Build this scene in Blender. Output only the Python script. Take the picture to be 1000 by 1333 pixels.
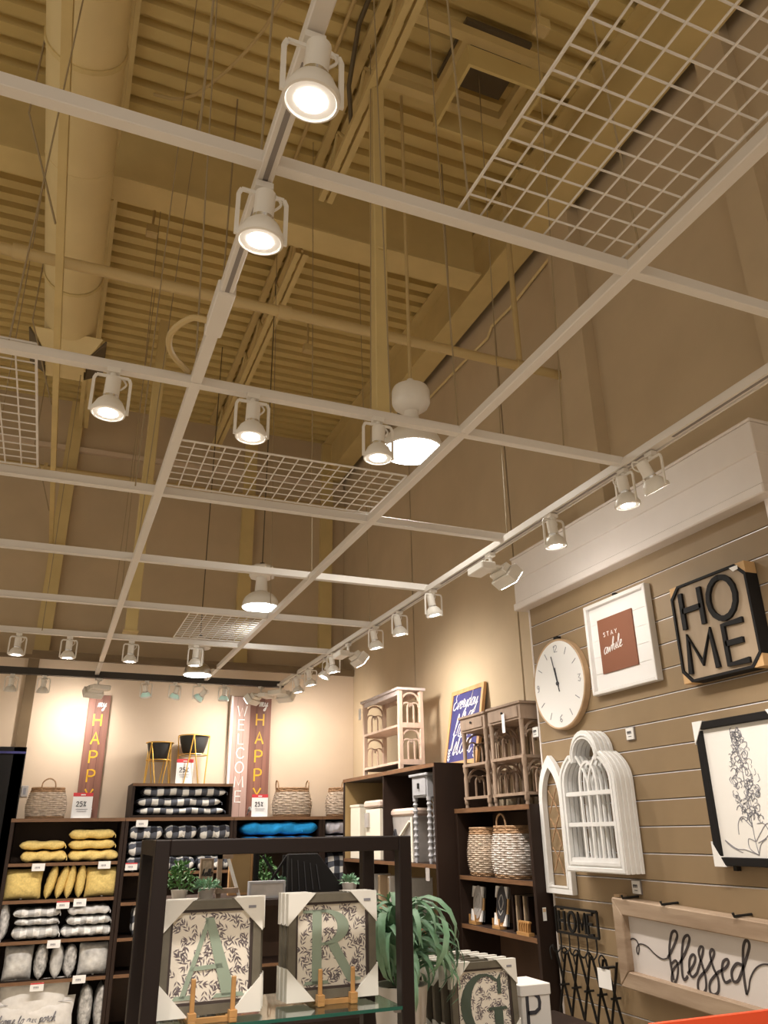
import bpy, math, random
from mathutils import Vector, Matrix
random.seed(7)
for o in list(bpy.data.objects): bpy.data.objects.remove(o)
SC = bpy.context.scene
COL = SC.collection
PI = math.pi

# ------------------------------------------------------------------ camera
FPX, PITCH, ROLL, YAW = 1012.63, 0.39035, -0.01561, 0.39162
EYE = Vector((0, 0, 1.65))
_f = Vector((math.sin(YAW)*math.cos(PITCH), math.cos(YAW)*math.cos(PITCH), math.sin(PITCH)))
_r = Vector((math.cos(YAW), -math.sin(YAW), 0)); _u = _r.cross(_f)
RIGHT = math.cos(ROLL)*_r + math.sin(ROLL)*_u
UP = -math.sin(ROLL)*_r + math.cos(ROLL)*_u
FWD = _f
cam = bpy.data.cameras.new('camera'); camo = bpy.data.objects.new('camera', cam); COL.objects.link(camo)
cam.sensor_fit = 'VERTICAL'; cam.sensor_height = 36; cam.lens = FPX*36/1333
cam.clip_start = 0.05; cam.clip_end = 60
camo.matrix_world = Matrix(((RIGHT.x, UP.x, -FWD.x, EYE.x), (RIGHT.y, UP.y, -FWD.y, EYE.y), (RIGHT.z, UP.z, -FWD.z, EYE.z), (0, 0, 0, 1)))
SC.camera = camo

# ------------------------------------------------------------------ light and exposure
world = bpy.data.worlds.new('world'); SC.world = world; world.use_nodes = True
world.node_tree.nodes['Background'].inputs[0].default_value = (1.0, 0.87, 0.71, 1)
world.node_tree.nodes['Background'].inputs[1].default_value = 0.70
SC.view_settings.view_transform = 'Standard'; SC.view_settings.look = 'None'
SC.view_settings.gamma = 1; SC.view_settings.exposure = 0.0; SC.view_settings.use_curve_mapping = False
WARM = (1.0, 0.91, 0.82)
SPOT_W, FLOOD_W, PEND_W = 54, 42, 6

# ------------------------------------------------------------------ pixel -> place
def ray(x, y): return RIGHT*((x-500)/FPX) + UP*(-(y-666.5)/FPX) + FWD
def PX(x, y, c): d = ray(x, y); return EYE + d*(c/d.x)
def PY(x, y, c): d = ray(x, y); return EYE + d*(c/d.y)
def PZ(x, y, c): d = ray(x, y); return EYE + d*((c-EYE.z)/d.z)

# ------------------------------------------------------------------ materials
def lin(c): return tuple(((v/255)/12.92 if v/255 <= .04045 else ((v/255+.055)/1.055)**2.4) for v in c)
MATS = {}
def mat(name, rgb, rough=.6, metal=0, var=0, vscale=8, stretch=(1, 1, 1), bump=0, emit=0, emitc=None, alpha=1, trans=0, rgb2=None, spec=None):
    m = bpy.data.materials.new(name); m.use_nodes = True; nt = m.node_tree; b = nt.nodes['Principled BSDF']
    b.inputs['Roughness'].default_value = rough; b.inputs['Metallic'].default_value = metal
    b.inputs['Base Color'].default_value = (*rgb, 1)
    if spec is not None: b.inputs['Specular IOR Level'].default_value = spec
    if trans: b.inputs['Transmission Weight'].default_value = trans
    if emit:
        b.inputs['Emission Color'].default_value = (*(emitc or rgb), 1); b.inputs['Emission Strength'].default_value = emit
    if var or bump or rgb2:
        tc = nt.nodes.new('ShaderNodeTexCoord'); mp = nt.nodes.new('ShaderNodeMapping'); nz = nt.nodes.new('ShaderNodeTexNoise')
        mp.inputs['Scale'].default_value = stretch; nz.inputs['Scale'].default_value = vscale; nz.inputs['Detail'].default_value = 5
        nt.links.new(tc.outputs['Object'], mp.inputs[0]); nt.links.new(mp.outputs[0], nz.inputs['Vector'])
        if var or rgb2:
            cr = nt.nodes.new('ShaderNodeValToRGB')
            lo = rgb2 or tuple(c*(1-var) for c in rgb); hi = rgb if rgb2 else tuple(min(1, c*(1+var)) for c in rgb)
            cr.color_ramp.elements[0].color = (*lo, 1); cr.color_ramp.elements[1].color = (*hi, 1)
            cr.color_ramp.elements[0].position = .3; cr.color_ramp.elements[1].position = .7
            nt.links.new(nz.outputs['Fac'], cr.inputs[0]); nt.links.new(cr.outputs[0], b.inputs['Base Color'])
        if bump:
            bp = nt.nodes.new('ShaderNodeBump'); bp.inputs['Strength'].default_value = bump; bp.inputs['Distance'].default_value = .01
            nt.links.new(nz.outputs['Fac'], bp.inputs['Height']); nt.links.new(bp.outputs[0], b.inputs['Normal'])
    MATS[name] = m; return m
def check_mat(name, a, mid, c, scale, rot=(0, 0, 0)):
    """gingham: two crossed stripe sets, three tones"""
    m = bpy.data.materials.new(name); m.use_nodes = True; nt = m.node_tree; b = nt.nodes['Principled BSDF']; b.inputs['Roughness'].default_value = .9
    tc = nt.nodes.new('ShaderNodeTexCoord'); mp = nt.nodes.new('ShaderNodeMapping'); sp = nt.nodes.new('ShaderNodeSeparateXYZ')
    mp.inputs['Scale'].default_value = (scale,)*3; mp.inputs['Rotation'].default_value = rot; mp.inputs['Location'].default_value = (.21, .13, .31)
    nt.links.new(tc.outputs['Object'], mp.inputs[0]); nt.links.new(mp.outputs[0], sp.inputs[0])
    def stripe(o):
        f = nt.nodes.new('ShaderNodeMath'); f.operation = 'FRACT'; nt.links.new(o, f.inputs[0])
        g = nt.nodes.new('ShaderNodeMath'); g.operation = 'GREATER_THAN'; g.inputs[1].default_value = .5; nt.links.new(f.outputs[0], g.inputs[0]); return g.outputs[0]
    ad = nt.nodes.new('ShaderNodeMath'); ad.operation = 'ADD'
    yz = nt.nodes.new('ShaderNodeMath'); yz.operation = 'ADD'; nt.links.new(sp.outputs[1], yz.inputs[0]); nt.links.new(sp.outputs[2], yz.inputs[1])
    nt.links.new(stripe(sp.outputs[0]), ad.inputs[0]); nt.links.new(stripe(yz.outputs[0]), ad.inputs[1])
    hv = nt.nodes.new('ShaderNodeMath'); hv.operation = 'MULTIPLY'; hv.inputs[1].default_value = .5; nt.links.new(ad.outputs[0], hv.inputs[0])
    cr = nt.nodes.new('ShaderNodeValToRGB'); cr.color_ramp.interpolation = 'CONSTANT'
    cr.color_ramp.elements[0].color = (*a, 1); cr.color_ramp.elements[1].color = (*c, 1); cr.color_ramp.elements[1].position = .8
    e = cr.color_ramp.elements.new(.3); e.color = (*mid, 1)
    nt.links.new(hv.outputs[0], cr.inputs[0]); nt.links.new(cr.outputs[0], b.inputs['Base Color']); MATS[name] = m; return m

mat('wall_tan', (.55, .435, .29), .8, var=.05, vscale=3, bump=.05)
mat('wall_lower', (.66, .53, .40), .8, var=.03, vscale=3, bump=.03)
mat('wall_gap', (.05, .04, .03), .9)
mat('deck', (.62, .48, .20), .6, var=.06, vscale=2)
mat('steel_tan', (.64, .50, .23), .6, var=.06, vscale=4)
mat('duct', (.72, .58, .30), .5, var=.05, vscale=3)
mat('pipe_tan', (.56, .42, .20), .5)
mat('conduit_shade_dark', (.12, .09, .05), .6)
mat('wire', (.34, .26, .15), .5)
mat('white_metal', (.80, .76, .72), .4)
mat('track_slot', (.30, .27, .26), .5, metal=.5)
mat('lamp_white', (.86, .83, .78), .35)
mat('lamp_chrome', (.75, .75, .75), .2, metal=.9)
mat('lens', (1, .95, .86), .3, emit=40, emitc=(1, .97, .92))
mat('lens_rim', (.9, .86, .8), .2, emit=.25, emitc=(1, .92, .8))
mat('lens_cool', (1, 1, 1), .3, emit=16, emitc=(.97, 1, .96))
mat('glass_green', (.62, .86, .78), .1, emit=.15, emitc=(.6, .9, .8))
mat('black_bar', (.035, .028, .022), .5)
mat('dark_trim', (.17, .115, .06), .6, var=.1, vscale=6)
mat('header_white', (.78, .72, .68), .45, var=.02)
mat('slat', (.29, .205, .115), .55, var=.06, vscale=5)
mat('groove', (.10, .065, .04), .7)
mat('insert', (.82, .81, .84), .35, metal=.3)
mat('espresso', (.022, .011, .007), .55, spec=.3, var=.25, vscale=6, stretch=(1, 1, .2))
mat('espresso_edge', (.17, .085, .04), .5, var=.2, vscale=10, stretch=(1, 1, 8))
mat('shelf_back', (.075, .04, .022), .6, var=.15, vscale=5)
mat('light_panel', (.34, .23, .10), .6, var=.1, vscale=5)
mat('frame_black', (.012, .007, .006), .45, spec=.3)
mat('black', (.010, .009, .009), .65, spec=.25)
mat('black_iron', (.012, .011, .010), .6, spec=.3)
mat('glass', (.75, .92, .86), .03, trans=1)
mat('glass_edge', (.02, .10, .075), .1)
mat('paper', (.86, .84, .80), .7)
mat('tag_white', (.88, .87, .85), .6)
mat('tag_red', (.62, .05, .06), .6)
mat('ink', (.05, .05, .06), .7)
mat('ink_soft', (.25, .25, .28), .7)
mat('yellow', (.80, .61, .22), .95, var=.12, vscale=60, bump=.2)
mat('blue', (.01, .30, .72), .9, var=.1, vscale=40, bump=.15)
mat('grey_pad', (.52, .51, .50), .95, rgb2=(.82, .81, .79), vscale=9, bump=.15)
mat('grey_pillow', (.30, .295, .29), .9, rgb2=(.80, .79, .76), vscale=11, bump=.2)
mat('silver', (.24, .24, .24), .5, rgb2=(.78, .77, .75), vscale=30, bump=.3)
mat('white_fabric', (.80, .78, .75), .95, var=.05, vscale=30, bump=.1)
mat('lavender_pad', (.60, .59, .66), .95, var=.1, vscale=25)
check_mat('buffalo', (.82, .81, .78), (.10, .11, .14), (.012, .012, .018), 8.5)
check_mat('grey_plaid', (.86, .85, .83), (.55, .55, .54), (.36, .36, .36), 10)
mat('wicker', (.46, .37, .29), .8, var=.3, vscale=40)
mat('wicker_white', (.66, .62, .59), .8, rgb2=(.40, .32, .26), vscale=30)
mat('wicker_brown', (.36, .22, .12), .8, var=.3, vscale=40)
mat('gold', (.85, .52, .12), .35, metal=.6)
mat('pot_dark', (.03, .03, .03), .5)
mat('sign_brown', (.24, .105, .075), .6, var=.25, vscale=18, stretch=(1, 1, .06))
mat('sign_pink', (.50, .33, .28), .6, var=.05, vscale=14, stretch=(1, 1, .06))
mat('sign_gold', (.80, .46, .03), .5)
mat('sign_white', (.88, .86, .84), .5)
mat('whitewash', (.62, .46, .36), .6, var=.12, vscale=20, stretch=(1, 1, .2))
mat('whitewash_top', (.60, .52, .50), .6, var=.1, vscale=20)
mat('oak', (.52, .30, .13), .55, var=.2, vscale=12, stretch=(1, 1, .15))
mat('greywood', (.30, .215, .155), .6, var=.2, vscale=16, stretch=(1, 1, .2))
mat('grey_paint', (.36, .36, .38), .6, var=.1, vscale=12)
mat('navy', (.040, .038, .16), .7, var=.2, vscale=10)
mat('cream', (.82, .76, .64), .6)
mat('hamper', (.42, .39, .37), .7, var=.12, vscale=14)
mat('hamper_lid', (.66, .52, .44), .6)
mat('clock_face', (.82, .81, .79), .35)
mat('clock_rim', (.50, .34, .20), .5, var=.15, vscale=12)
mat('frame_white', (.80, .78, .76), .45)
mat('terracotta', (.22, .085, .045), .75)
mat('board_wood', (.42, .32, .22), .65, rgb2=(.26, .195, .13), vscale=7, stretch=(1, 1, .25))
mat('kraft', (.60, .38, .18), .75)
mat('cardboard', (.66, .48, .30), .8)
mat('arch_white', (.82, .82, .81), .45, var=.03, vscale=20)
mat('bless_wood', (.44, .33, .235), .75, rgb2=(.27, .185, .12), vscale=6, stretch=(.35, 1, 2.5), bump=.4)
mat('bless_panel', (.70, .65, .62), .7, var=.02)
mat('bless_ink', (.055, .045, .045), .7)
mat('protector', (.80, .78, .72), .65)
mat('moulding', (.13, .115, .085), .5, var=.15, vscale=20)
mat('moulding_inner', (.05, .035, .03), .6)
mat('canvas', (.80, .74, .64), .8)
mat('sage', (.30, .37, .29), .8)
mat('dark_sage', (.075, .10, .075), .8)
mat('leaf_print', (.17, .14, .15), .8)
mat('easel', (.46, .25, .09), .5, var=.15, vscale=15)
mat('leaf', (.11, .25, .13), .5, rgb2=(.26, .42, .29), vscale=9)
mat('leaf_dark', (.03, .11, .03), .55, rgb2=(.10, .24, .06), vscale=9)
mat('pot_white', (.62, .58, .54), .6)
mat('soil', (.05, .03, .02), .9)
mat('orange', (.90, .09, .02), .45)
mat('floor', (.60, .52, .40), .5, var=.1, vscale=2)
mat('slate', (.04, .04, .045), .7)
mat('speck', (.42, .41, .40), .8)

# ------------------------------------------------------------------ mesh building
class MB:
    def __init__(s): s.v = []; s.f = []
    def add(s, vs, fs):
        n = len(s.v); s.v += [tuple(v) for v in vs]; s.f += [tuple(i+n for i in f) for f in fs]; return s
    def box(s, x0, x1, y0, y1, z0, z1):
        return s.add([(x0, y0, z0), (x1, y0, z0), (x1, y1, z0), (x0, y1, z0), (x0, y0, z1), (x1, y0, z1), (x1, y1, z1), (x0, y1, z1)],
                     [(3, 2, 1, 0), (4, 5, 6, 7), (0, 1, 5, 4), (1, 2, 6, 5), (2, 3, 7, 6), (3, 0, 4, 7)])
    def beam(s, a, b, w, h, up=(0, 0, 1)):
        a, b = Vector(a), Vector(b); d = (b-a).normalized(); up = Vector(up)
        if abs(d.dot(up)) > .99: up = Vector((0, 1, 0))
        sx = d.cross(up).normalized(); uy = sx.cross(d)
        vs = []
        for p in (a, b):
            for i, j in ((-1, -1), (1, -1), (1, 1), (-1, 1)): vs.append(p+sx*(i*w/2)+uy*(j*h/2))
        return s.add(vs, [(0, 1, 2, 3), (7, 6, 5, 4), (0, 4, 5, 1), (1, 5, 6, 2), (2, 6, 7, 3), (3, 7, 4, 0)])
    def tube(s, pts, r, n=8, cap=True):
        pts = [Vector(p) for p in pts]; rs = r if isinstance(r, (list, tuple)) else [r]*len(pts)
        vs = []; nrm = None
        for i, p in enumerate(pts):
            d = (pts[min(i+1, len(pts)-1)]-pts[max(i-1, 0)]).normalized()
            if nrm is None:
                nrm = d.cross(Vector((0, 0, 1)) if abs(d.z) < .9 else Vector((1, 0, 0))).normalized()
            else: nrm = (nrm-d*nrm.dot(d)).normalized()
            bn = d.cross(nrm)
            for k in range(n):
                a = 2*PI*k/n; vs.append(p+(nrm*math.cos(a)+bn*math.sin(a))*rs[i])
        fs = []
        for i in range(len(pts)-1):
            for k in range(n):
                fs.append((i*n+k, i*n+(k+1) % n, (i+1)*n+(k+1) % n, (i+1)*n+k))
        if cap: fs.append(tuple(range(n-1, -1, -1))); fs.append(tuple((len(pts)-1)*n+k for k in range(n)))
        return s.add(vs, fs)
    def lathe(s, prof, n=24, c=(0, 0, 0), sx=1, sy=1, axis='z', cap=True):
        vs = []
        for (r, z) in prof:
            for k in range(n):
                a = 2*PI*k/n; x, y = r*sx*math.cos(a), r*sy*math.sin(a)
                p = (x, y, z) if axis == 'z' else (x, z, y)
                vs.append((c[0]+p[0], c[1]+p[1], c[2]+p[2]))
        fs = []
        for i in range(len(prof)-1):
            for k in range(n): 
                q = (i*n+k, i*n+(k+1) % n, (i+1)*n+(k+1) % n, (i+1)*n+k)
                fs.append(q if axis == 'z' else q[::-1])
        if not cap: return s.add(vs, fs)
        fs.append(tuple(range(n-1, -1, -1)) if axis == 'z' else tuple(range(n)))
        e = tuple((len(prof)-1)*n+k for k in range(n)); fs.append(e if axis == 'z' else e[::-1])
        return s.add(vs, fs)
    def prism(s, poly, y0, y1):
        n = len(poly); vs = [(x, y0, z) for x, z in poly]+[(x, y1, z) for x, z in poly]
        fs = [tuple(range(n)), tuple(range(2*n-1, n-1, -1))]
        for i in range(n): j = (i+1) % n; fs.append((i, n+i, n+j, j))
        return s.add(vs, fs)
    def ring(s, out, inn, y0, y1, closed=True):
        n = len(out); vs = []
        for L, y in ((out, y0), (inn, y0), (out, y1), (inn, y1)): vs += [(x, y, z) for x, z in L]
        fs = []
        for i in range(n if closed else n-1):
            j = (i+1) % n
            fs += [(i, j, n+j, n+i), (2*n+j, 2*n+i, 3*n+i, 3*n+j), (i, 2*n+i, 2*n+j, j), (n+j, 3*n+j, 3*n+i, n+i)]
        if not closed:
            for i in (0, n-1): fs.append((i, n+i, 3*n+i, 2*n+i))
        return s.add(vs, fs)
    def stroke(s, pts, w, y0, y1, smooth=0):
        if smooth: pts = crom(pts, smooth)
        n = len(pts); L = []; R = []
        for i in range(n):
            a = pts[max(i-1, 0)]; b = pts[min(i+1, n-1)]
            dx, dz = b[0]-a[0], b[1]-a[1]; l = math.hypot(dx, dz) or 1
            ww = w[i*(len(w)-1)//max(n-1, 1)] if isinstance(w, (list, tuple)) else w
            nx, nz = -dz/l*ww/2, dx/l*ww/2
            L.append((pts[i][0]+nx, pts[i][1]+nz)); R.append((pts[i][0]-nx, pts[i][1]-nz))
        return s.ring(L, R, y0, y1, closed=False)
    def grid(s, P, nu, nv, wrapu=False):
        n = len(s.v); s.v += [tuple(p) for p in P]
        for j in range(nv-1):
            for i in range(nu if wrapu else nu-1):
                k = (i+1) % nu
                s.f.append((n+j*nu+i, n+j*nu+k, n+(j+1)*nu+k, n+(j+1)*nu+i))
        return s
def crom(pts, k=5):
    out = []; n = len(pts)
    for i in range(n-1):
        p0, p1, p2, p3 = pts[max(i-1, 0)], pts[i], pts[i+1], pts[min(i+2, n-1)]
        for t in range(k):
            t = t/k
            out.append(tuple(.5*((2*p1[a])+(-p0[a]+p2[a])*t+(2*p0[a]-5*p1[a]+4*p2[a]-p3[a])*t*t+(-p0[a]+3*p1[a]-3*p2[a]+p3[a])*t**3) for a in range(len(p1))))
    out.append(tuple(pts[-1])); return out
def mesh(name, mb, m, smooth=False, angle=35):
    me = bpy.data.meshes.new(name); me.from_pydata(mb.v, [], mb.f); me.update()
    if smooth:
        me.polygons.foreach_set('use_smooth', [True]*len(me.polygons)); me.set_sharp_from_angle(angle=math.radians(angle))
    me.materials.append(MATS[m] if isinstance(m, str) else m); return me
def put(name, me, parent=None, loc=(0, 0, 0), rot=(0, 0, 0)):
    o = bpy.data.objects.new(name, me); COL.objects.link(o); o.parent = parent; o.location = loc; o.rotation_euler = rot; return o
def part(name, mb, m, parent=None, smooth=False, loc=(0, 0, 0), rot=(0, 0, 0), bev=0, label=None, kind=None, angle=35):
    o = put(name, mesh(name, mb, m, smooth, angle), parent, loc, rot)
    if bev:
        b = o.modifiers.new('bevel', 'BEVEL'); b.width = bev; b.segments = 1; b.limit_method = 'ANGLE'
    if label: o['label'] = label
    if kind: o['kind'] = kind
    return o
def tag(o, label, cat, group=None):
    o['label'] = label; o['category'] = cat
    if group: o['group'] = group
    return o
def thing(name, label, cat, loc=(0, 0, 0), rz=0, group=None):
    o = bpy.data.objects.new(name, None); COL.objects.link(o); o.empty_display_size = .05
    o.location = loc; o.rotation_euler = (0, 0, rz); return tag(o, label, cat, group)
def struct(o): o['kind'] = 'structure'; return o
def copy_tree(o, parent=None):
    c = o.copy(); COL.objects.link(c); c.parent = parent
    for ch in list(o.children): copy_tree(ch, c)
    return c
def B(*a): return MB().box(*a)
def lamp(kind, loc, parent, energy, color=WARM, aim=(0, 0, -1), angle=60, radius=.04, blend=.6, size=.3):
    L = bpy.data.lights.new('light', kind); L.energy = energy; L.color = color
    if kind == 'SPOT': L.spot_size = math.radians(angle); L.spot_blend = blend; L.shadow_soft_size = radius
    elif kind == 'POINT': L.shadow_soft_size = radius
    elif kind == 'AREA': L.shape = 'DISK'; L.size = size
    o = bpy.data.objects.new('light', L); COL.objects.link(o); o.parent = parent; o.location = loc
    o.rotation_euler = Vector(aim).to_track_quat('-Z', 'Y').to_euler(); return o

# ------------------------------------------------------------------ stroke lettering
CAPS = {'H': [[(0, 0), (0, 1)], [(.7, 0), (.7, 1)], [(0, .5), (.7, .5)]], 'A': [[(0, 0), (.38, 1), (.76, 0)], [(.14, .36), (.62, .36)]],
        'P': [[(0, 0), (0, 1), (.4, 1), (.62, .9), (.66, .75), (.62, .58), (.4, .48), (0, .48)]], 'Y': [[(0, 1), (.36, .48), (.72, 1)], [(.36, .48), (.36, 0)]],
        'W': [[(0, 1), (.26, 0), (.5, .8), (.74, 0), (1, 1)]], 'E': [[(.6, 1), (0, 1), (0, 0), (.6, 0)], [(0, .52), (.52, .52)]], 'L': [[(0, 1), (0, 0), (.55, 0)]],
        'C': [[(.8, .8), (.62, .96), (.4, 1), (.15, .88), (0, .5), (.15, .12), (.4, 0), (.62, .04), (.8, .2)]],
        'O': [[(.42+.42*math.sin(t*PI/8), .5+.5*math.cos(t*PI/8)) for t in range(17)]], 'M': [[(0, 0), (.08, 1), (.45, .2), (.82, 1), (.9, 0)]],
        'S': [[(.6, .85), (.4, 1), (.12, .95), (.05, .75), (.3, .55), (.58, .38), (.6, .15), (.3, 0), (0, .12)]], 'T': [[(0, 1), (.7, 1)], [(.35, 1), (.35, 0)]],
        '2': [[(.02, .75), (.12, .95), (.35, 1), (.55, .85), (.52, .62), (0, 0), (.6, 0)]], '5': [[(.55, 1), (.1, 1), (.06, .58), (.3, .64), (.55, .5), (.58, .25), (.4, .02), (.15, 0), (0, .12)]],
        '%': [[(.6, 1), (.1, 0)], [(.1, .9), (.2, 1), (.28, .88), (.18, .76), (.1, .9)], [(.42, .12), (.52, .22), (.6, .1), (.5, 0), (.42, .12)]], '1': [[(.1, .8), (.3, 1), (.3, 0)]],
        '9': [[(.5, .7), (.35, .5), (.1, .55), (.02, .8), (.2, 1), (.45, .95), (.52, .6), (.4, .1), (.1, 0)]]}
CUR = {'a': (.9, [(.7, .9), (.35, 1), (.05, .55), (.2, .05), (.5, .2), (.72, .95), (.66, .2), (.9, .1)]), 'b': (.8, [(0, .3), (.35, 1.5), (.25, 2.05), (.1, 1.6), (.12, .2), (.35, 0), (.6, .4), (.4, .9), (.2, .6)]),
       'c': (.7, [(.6, .8), (.35, 1), (.05, .5), (.3, 0), (.7, .25)]), 'd': (.95, [(.6, .9), (.3, 1), (.05, .5), (.25, 0), (.6, .5), (.75, 2.0), (.66, .3), (.95, .15)]),
       'e': (.7, [(0, .3), (.4, .6), (.45, .95), (.2, .95), (.1, .4), (.3, 0), (.7, .25)]), 'f': (.6, [(0, .3), (.4, 1.5), (.32, 2.0), (.18, 1.4), (.15, -.8), (.32, -.7), (.25, .1), (.6, .3)]),
       'h': (.85, [(0, .3), (.35, 1.5), (.25, 2.05), (.12, 1.5), (.1, 0), (.25, .7), (.5, .95), (.55, .15), (.85, .15)]), 'i': (.45, [(0, .2), (.2, .95), (.18, .15), (.45, .15)]),
       'l': (.5, [(0, .3), (.35, 1.5), (.25, 2.05), (.12, 1.4), (.18, .1), (.5, .2)]), 'm': (1.2, [(0, .6), (.12, .95), (.1, 0), (.3, .9), (.45, .85), (.45, 0), (.65, .9), (.8, .85), (.82, .1), (1.2, .2)]),
       'o': (.75, [(.4, 1), (.1, .8), (.05, .3), (.3, 0), (.55, .4), (.4, 1), (.75, .8)]), 'p': (.8, [(0, .5), (.2, 1), (.1, -.9), (.2, .7), (.45, 1), (.6, .5), (.4, .05), (.2, .2), (.8, .2)]),
       'r': (.6, [(0, .4), (.15, 1.1), (.4, .95), (.32, .2), (.6, .15)]), 's': (.55, [(0, .1), (.3, 1.05), (.4, .4), (.25, 0), (.05, .1), (.55, .2)]),
       't': (.6, [(0, .4), (.25, 1.7), (.18, .2), (.35, 0), (.6, .3)]), 'u': (.85, [(0, .95), (.05, .2), (.3, 0), (.55, .95), (.55, .15), (.85, .2)]),
       'v': (.7, [(0, .9), (.25, 0), (.5, .95), (.7, .8)]), 'w': (1.0, [(0, .9), (.15, .05), (.4, .8), (.55, .05), (.85, .95), (1.0, .75)]),
       'y': (.8, [(0, .95), (.1, .25), (.35, .2), (.6, .95), (.5, -.6), (.25, -.9), (.15, -.6), (.8, .3)]), 'E': (1.1, [(.9, 1.9), (.5, 2.0), (.3, 1.5), (.6, 1.1), (.1, .8), (.1, .2), (.5, 0), (1.1, .4)]), ' ': (.6, None)}
def caps(mb, word, x, z, h, w, y0, y1, aspect=1, gap=.3, vertical=0):
    for ch in word:
        g = CAPS[ch]
        wd = max(p[0] for st in g for p in st)
        ox = x-wd*h*aspect/2 if vertical else x
        for st in g: mb.stroke([(ox+p[0]*h*aspect, z+p[1]*h) for p in st], w, y0, y1)
        if vertical: z -= vertical
        else: x += (wd*aspect+gap)*h
    return x
def cursive(mb, word, x, z, h, w, y0, y1, slant=.25, rise=0):
    x0 = x
    for ch in word:
        adv, pts = CUR[ch]
        if pts: mb.stroke([(x+(p[0]+slant*p[1])*h, z+p[1]*h+(x-x0)*rise) for p in pts], w, y0, y1, smooth=4)
        x += adv*h
    return x

# ================================================================== SETTING
WS, WR, YB, YBU, G, DECK = 2.88, 3.09, 8.48, 8.85, 3.05, 6.45
XL, YN = -7.0, -4.5
struct(part('floor', B(XL, WR+.1, YN, YBU, -.05, 0), 'floor'))
# roof deck: trapezoid ribs running across the room
mb = MB(); P = .155; y = YN; prof = []
while y < YBU+.2:
    prof += [(y, DECK), (y+.085, DECK), (y+.098, DECK+.055), (y+.142, DECK+.055)]; y += P
n = len(prof)
mb.add([(XL, a, b) for a, b in prof]+[(WR+.3, a, b) for a, b in prof], [(i, i+1, n+i+1, n+i) for i in range(n-1)])
mb.box(XL, WR+.3, YN, YBU+.2, DECK+.075, DECK+.13)
struct(part('ceiling', mb, 'deck'))
# right wall in tall panels
wr = struct(part('wall_right', B(WR+.03, WR+.1, YN, YBU, 0, DECK+.05), 'wall_gap'))
seams = [YN, -1.6, .37, 2.35, 4.88, 6.77, YBU]
for a, b in zip(seams, seams[1:]):
    part('wall_panel', B(WR, WR+.035, a+.011, b-.011, 0, DECK+.05), 'wall_tan', wr)
part('pilaster', B(WR-.10, WR+.01, 3.62, 3.90, 3.44, DECK-.02), 'wall_tan', wr)
part('pilaster', B(WR-.08, WR+.01, 2.12, 2.32, 3.44, DECK-.02), 'wall_tan', wr)
# back wall, furred out below a brown cap
wb = struct(part('wall_back', B(XL, WR+.1, YBU, YBU+.08, 0, DECK+.05), 'wall_tan'))
zt = PY(200, 858, YB).z
part('wall_panel', B(XL, WR-.002, YB, YBU-.002, 0, zt-.06), 'wall_lower', wb)
for q in (78, 322, 425):
    c = PY(q, 690, YBU-.05).x
    part('pilaster', B(c-.075, c+.075, YBU-.07, YBU+.01, zt, DECK-.03), 'steel_tan', wb)
gz = PY(120, 588, YBU-.03).z
part('girt', B(XL, WR-.03, YBU-.05, YBU+.01, gz-.03, gz+.03), 'wall_lower', wb)
struct(part('trim_1', B(PY(42, 850, YB-.02).x, WR-.004, YB-.03, YBU-.002, zt-.06, zt+.012), 'dark_trim'))
xa = PY(38, 900, YB-.02).x
struct(part('trim_2', B(xa-.05, xa+.05, YB-.03, YB+.01, 0, zt-.05), 'dark_trim'))
xo = PY(31, 1000, YB-.03).x
d1 = struct(part('door_1', B(xo-1.3, xo, YB-.03, YB+.01, 0, PY(10, 972, YB-.03).z), 'black'))
part('door_rail', B(xo-1.3, xo, YB-.045, YB-.03, PY(10, 978, YB-.03).z-.02, PY(10, 978, YB-.03).z), 'navy', d1)

# ---- structural steel
def ibeam(name, a, b, depth, w, label, along):
    t = thing(name, label, 'beam', a)
    d = Vector(b)-Vector(a)
    def bar(z0, z1, ww):
        if along == 'x': return B(0, d.x, -ww/2, ww/2, z0, z1)
        return B(-ww/2, ww/2, 0, d.y, z0, z1)
    part('bottom_flange', bar(0, .02, w), 'steel_tan', t); part('web', bar(.02, depth-.02, .03), 'steel_tan', t); part('top_flange', bar(depth-.02, depth, w), 'steel_tan', t)
    return t
ibeam('roof_girder', (XL+.5, 4.61, 5.9), (2.76, 4.61, 5.9), DECK-5.9, .23, 'deep tan steel girder crossing the roof from side to side', 'x')
ibeam('edge_girder', (2.90, -4, 5.9), (2.90, YBU, 5.9), DECK-5.9, .22, 'tan steel girder running along the top of the right wall', 'y')
def joist(x, y0, y1, label):
    t = thing('bar_joist', label, 'roof joist', (x, y0, 6.0), 0, 'open web roof joists'); L = y1-y0
    for s in (-1, 1):
        part('bottom_chord', B(s*.032-.022, s*.032+.022, 0, L, 0, .045), 'steel_tan', t)
        part('top_chord', B(s*.045-.03, s*.045+.03, -.12, L+.12, .40, .445), 'steel_tan', t)
    n = max(2, int(L/.55)); wm = MB()
    for i in range(n):
        a = L*i/n; m = L*(i+.5)/n; b = L*(i+1)/n
        wm.tube([(0, a, .03), (0, m, .42)], .012, 6).tube([(0, m, .42), (0, b, .03)], .012, 6)
    part('web_bars', wm, 'steel_tan', t)
for x, y0, y1, w in ((-.18, -3.5, 4.35, 'beside the round duct, near half'), (-.18, 4.85, 8.6, 'beside the round duct, far half'), (1.34, -3.5, 4.30, 'between the skylight and the left light rail'),
                     (1.34, 4.90, 8.6, 'above the round pendant, beyond the girder'), (-1.75, -3.5, 4.35, 'at the far left, near half'), (-1.75, 4.85, 8.6, 'at the far left, far half')):
    joist(x, y0, y1, 'tan open web roof joist '+w)
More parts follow.
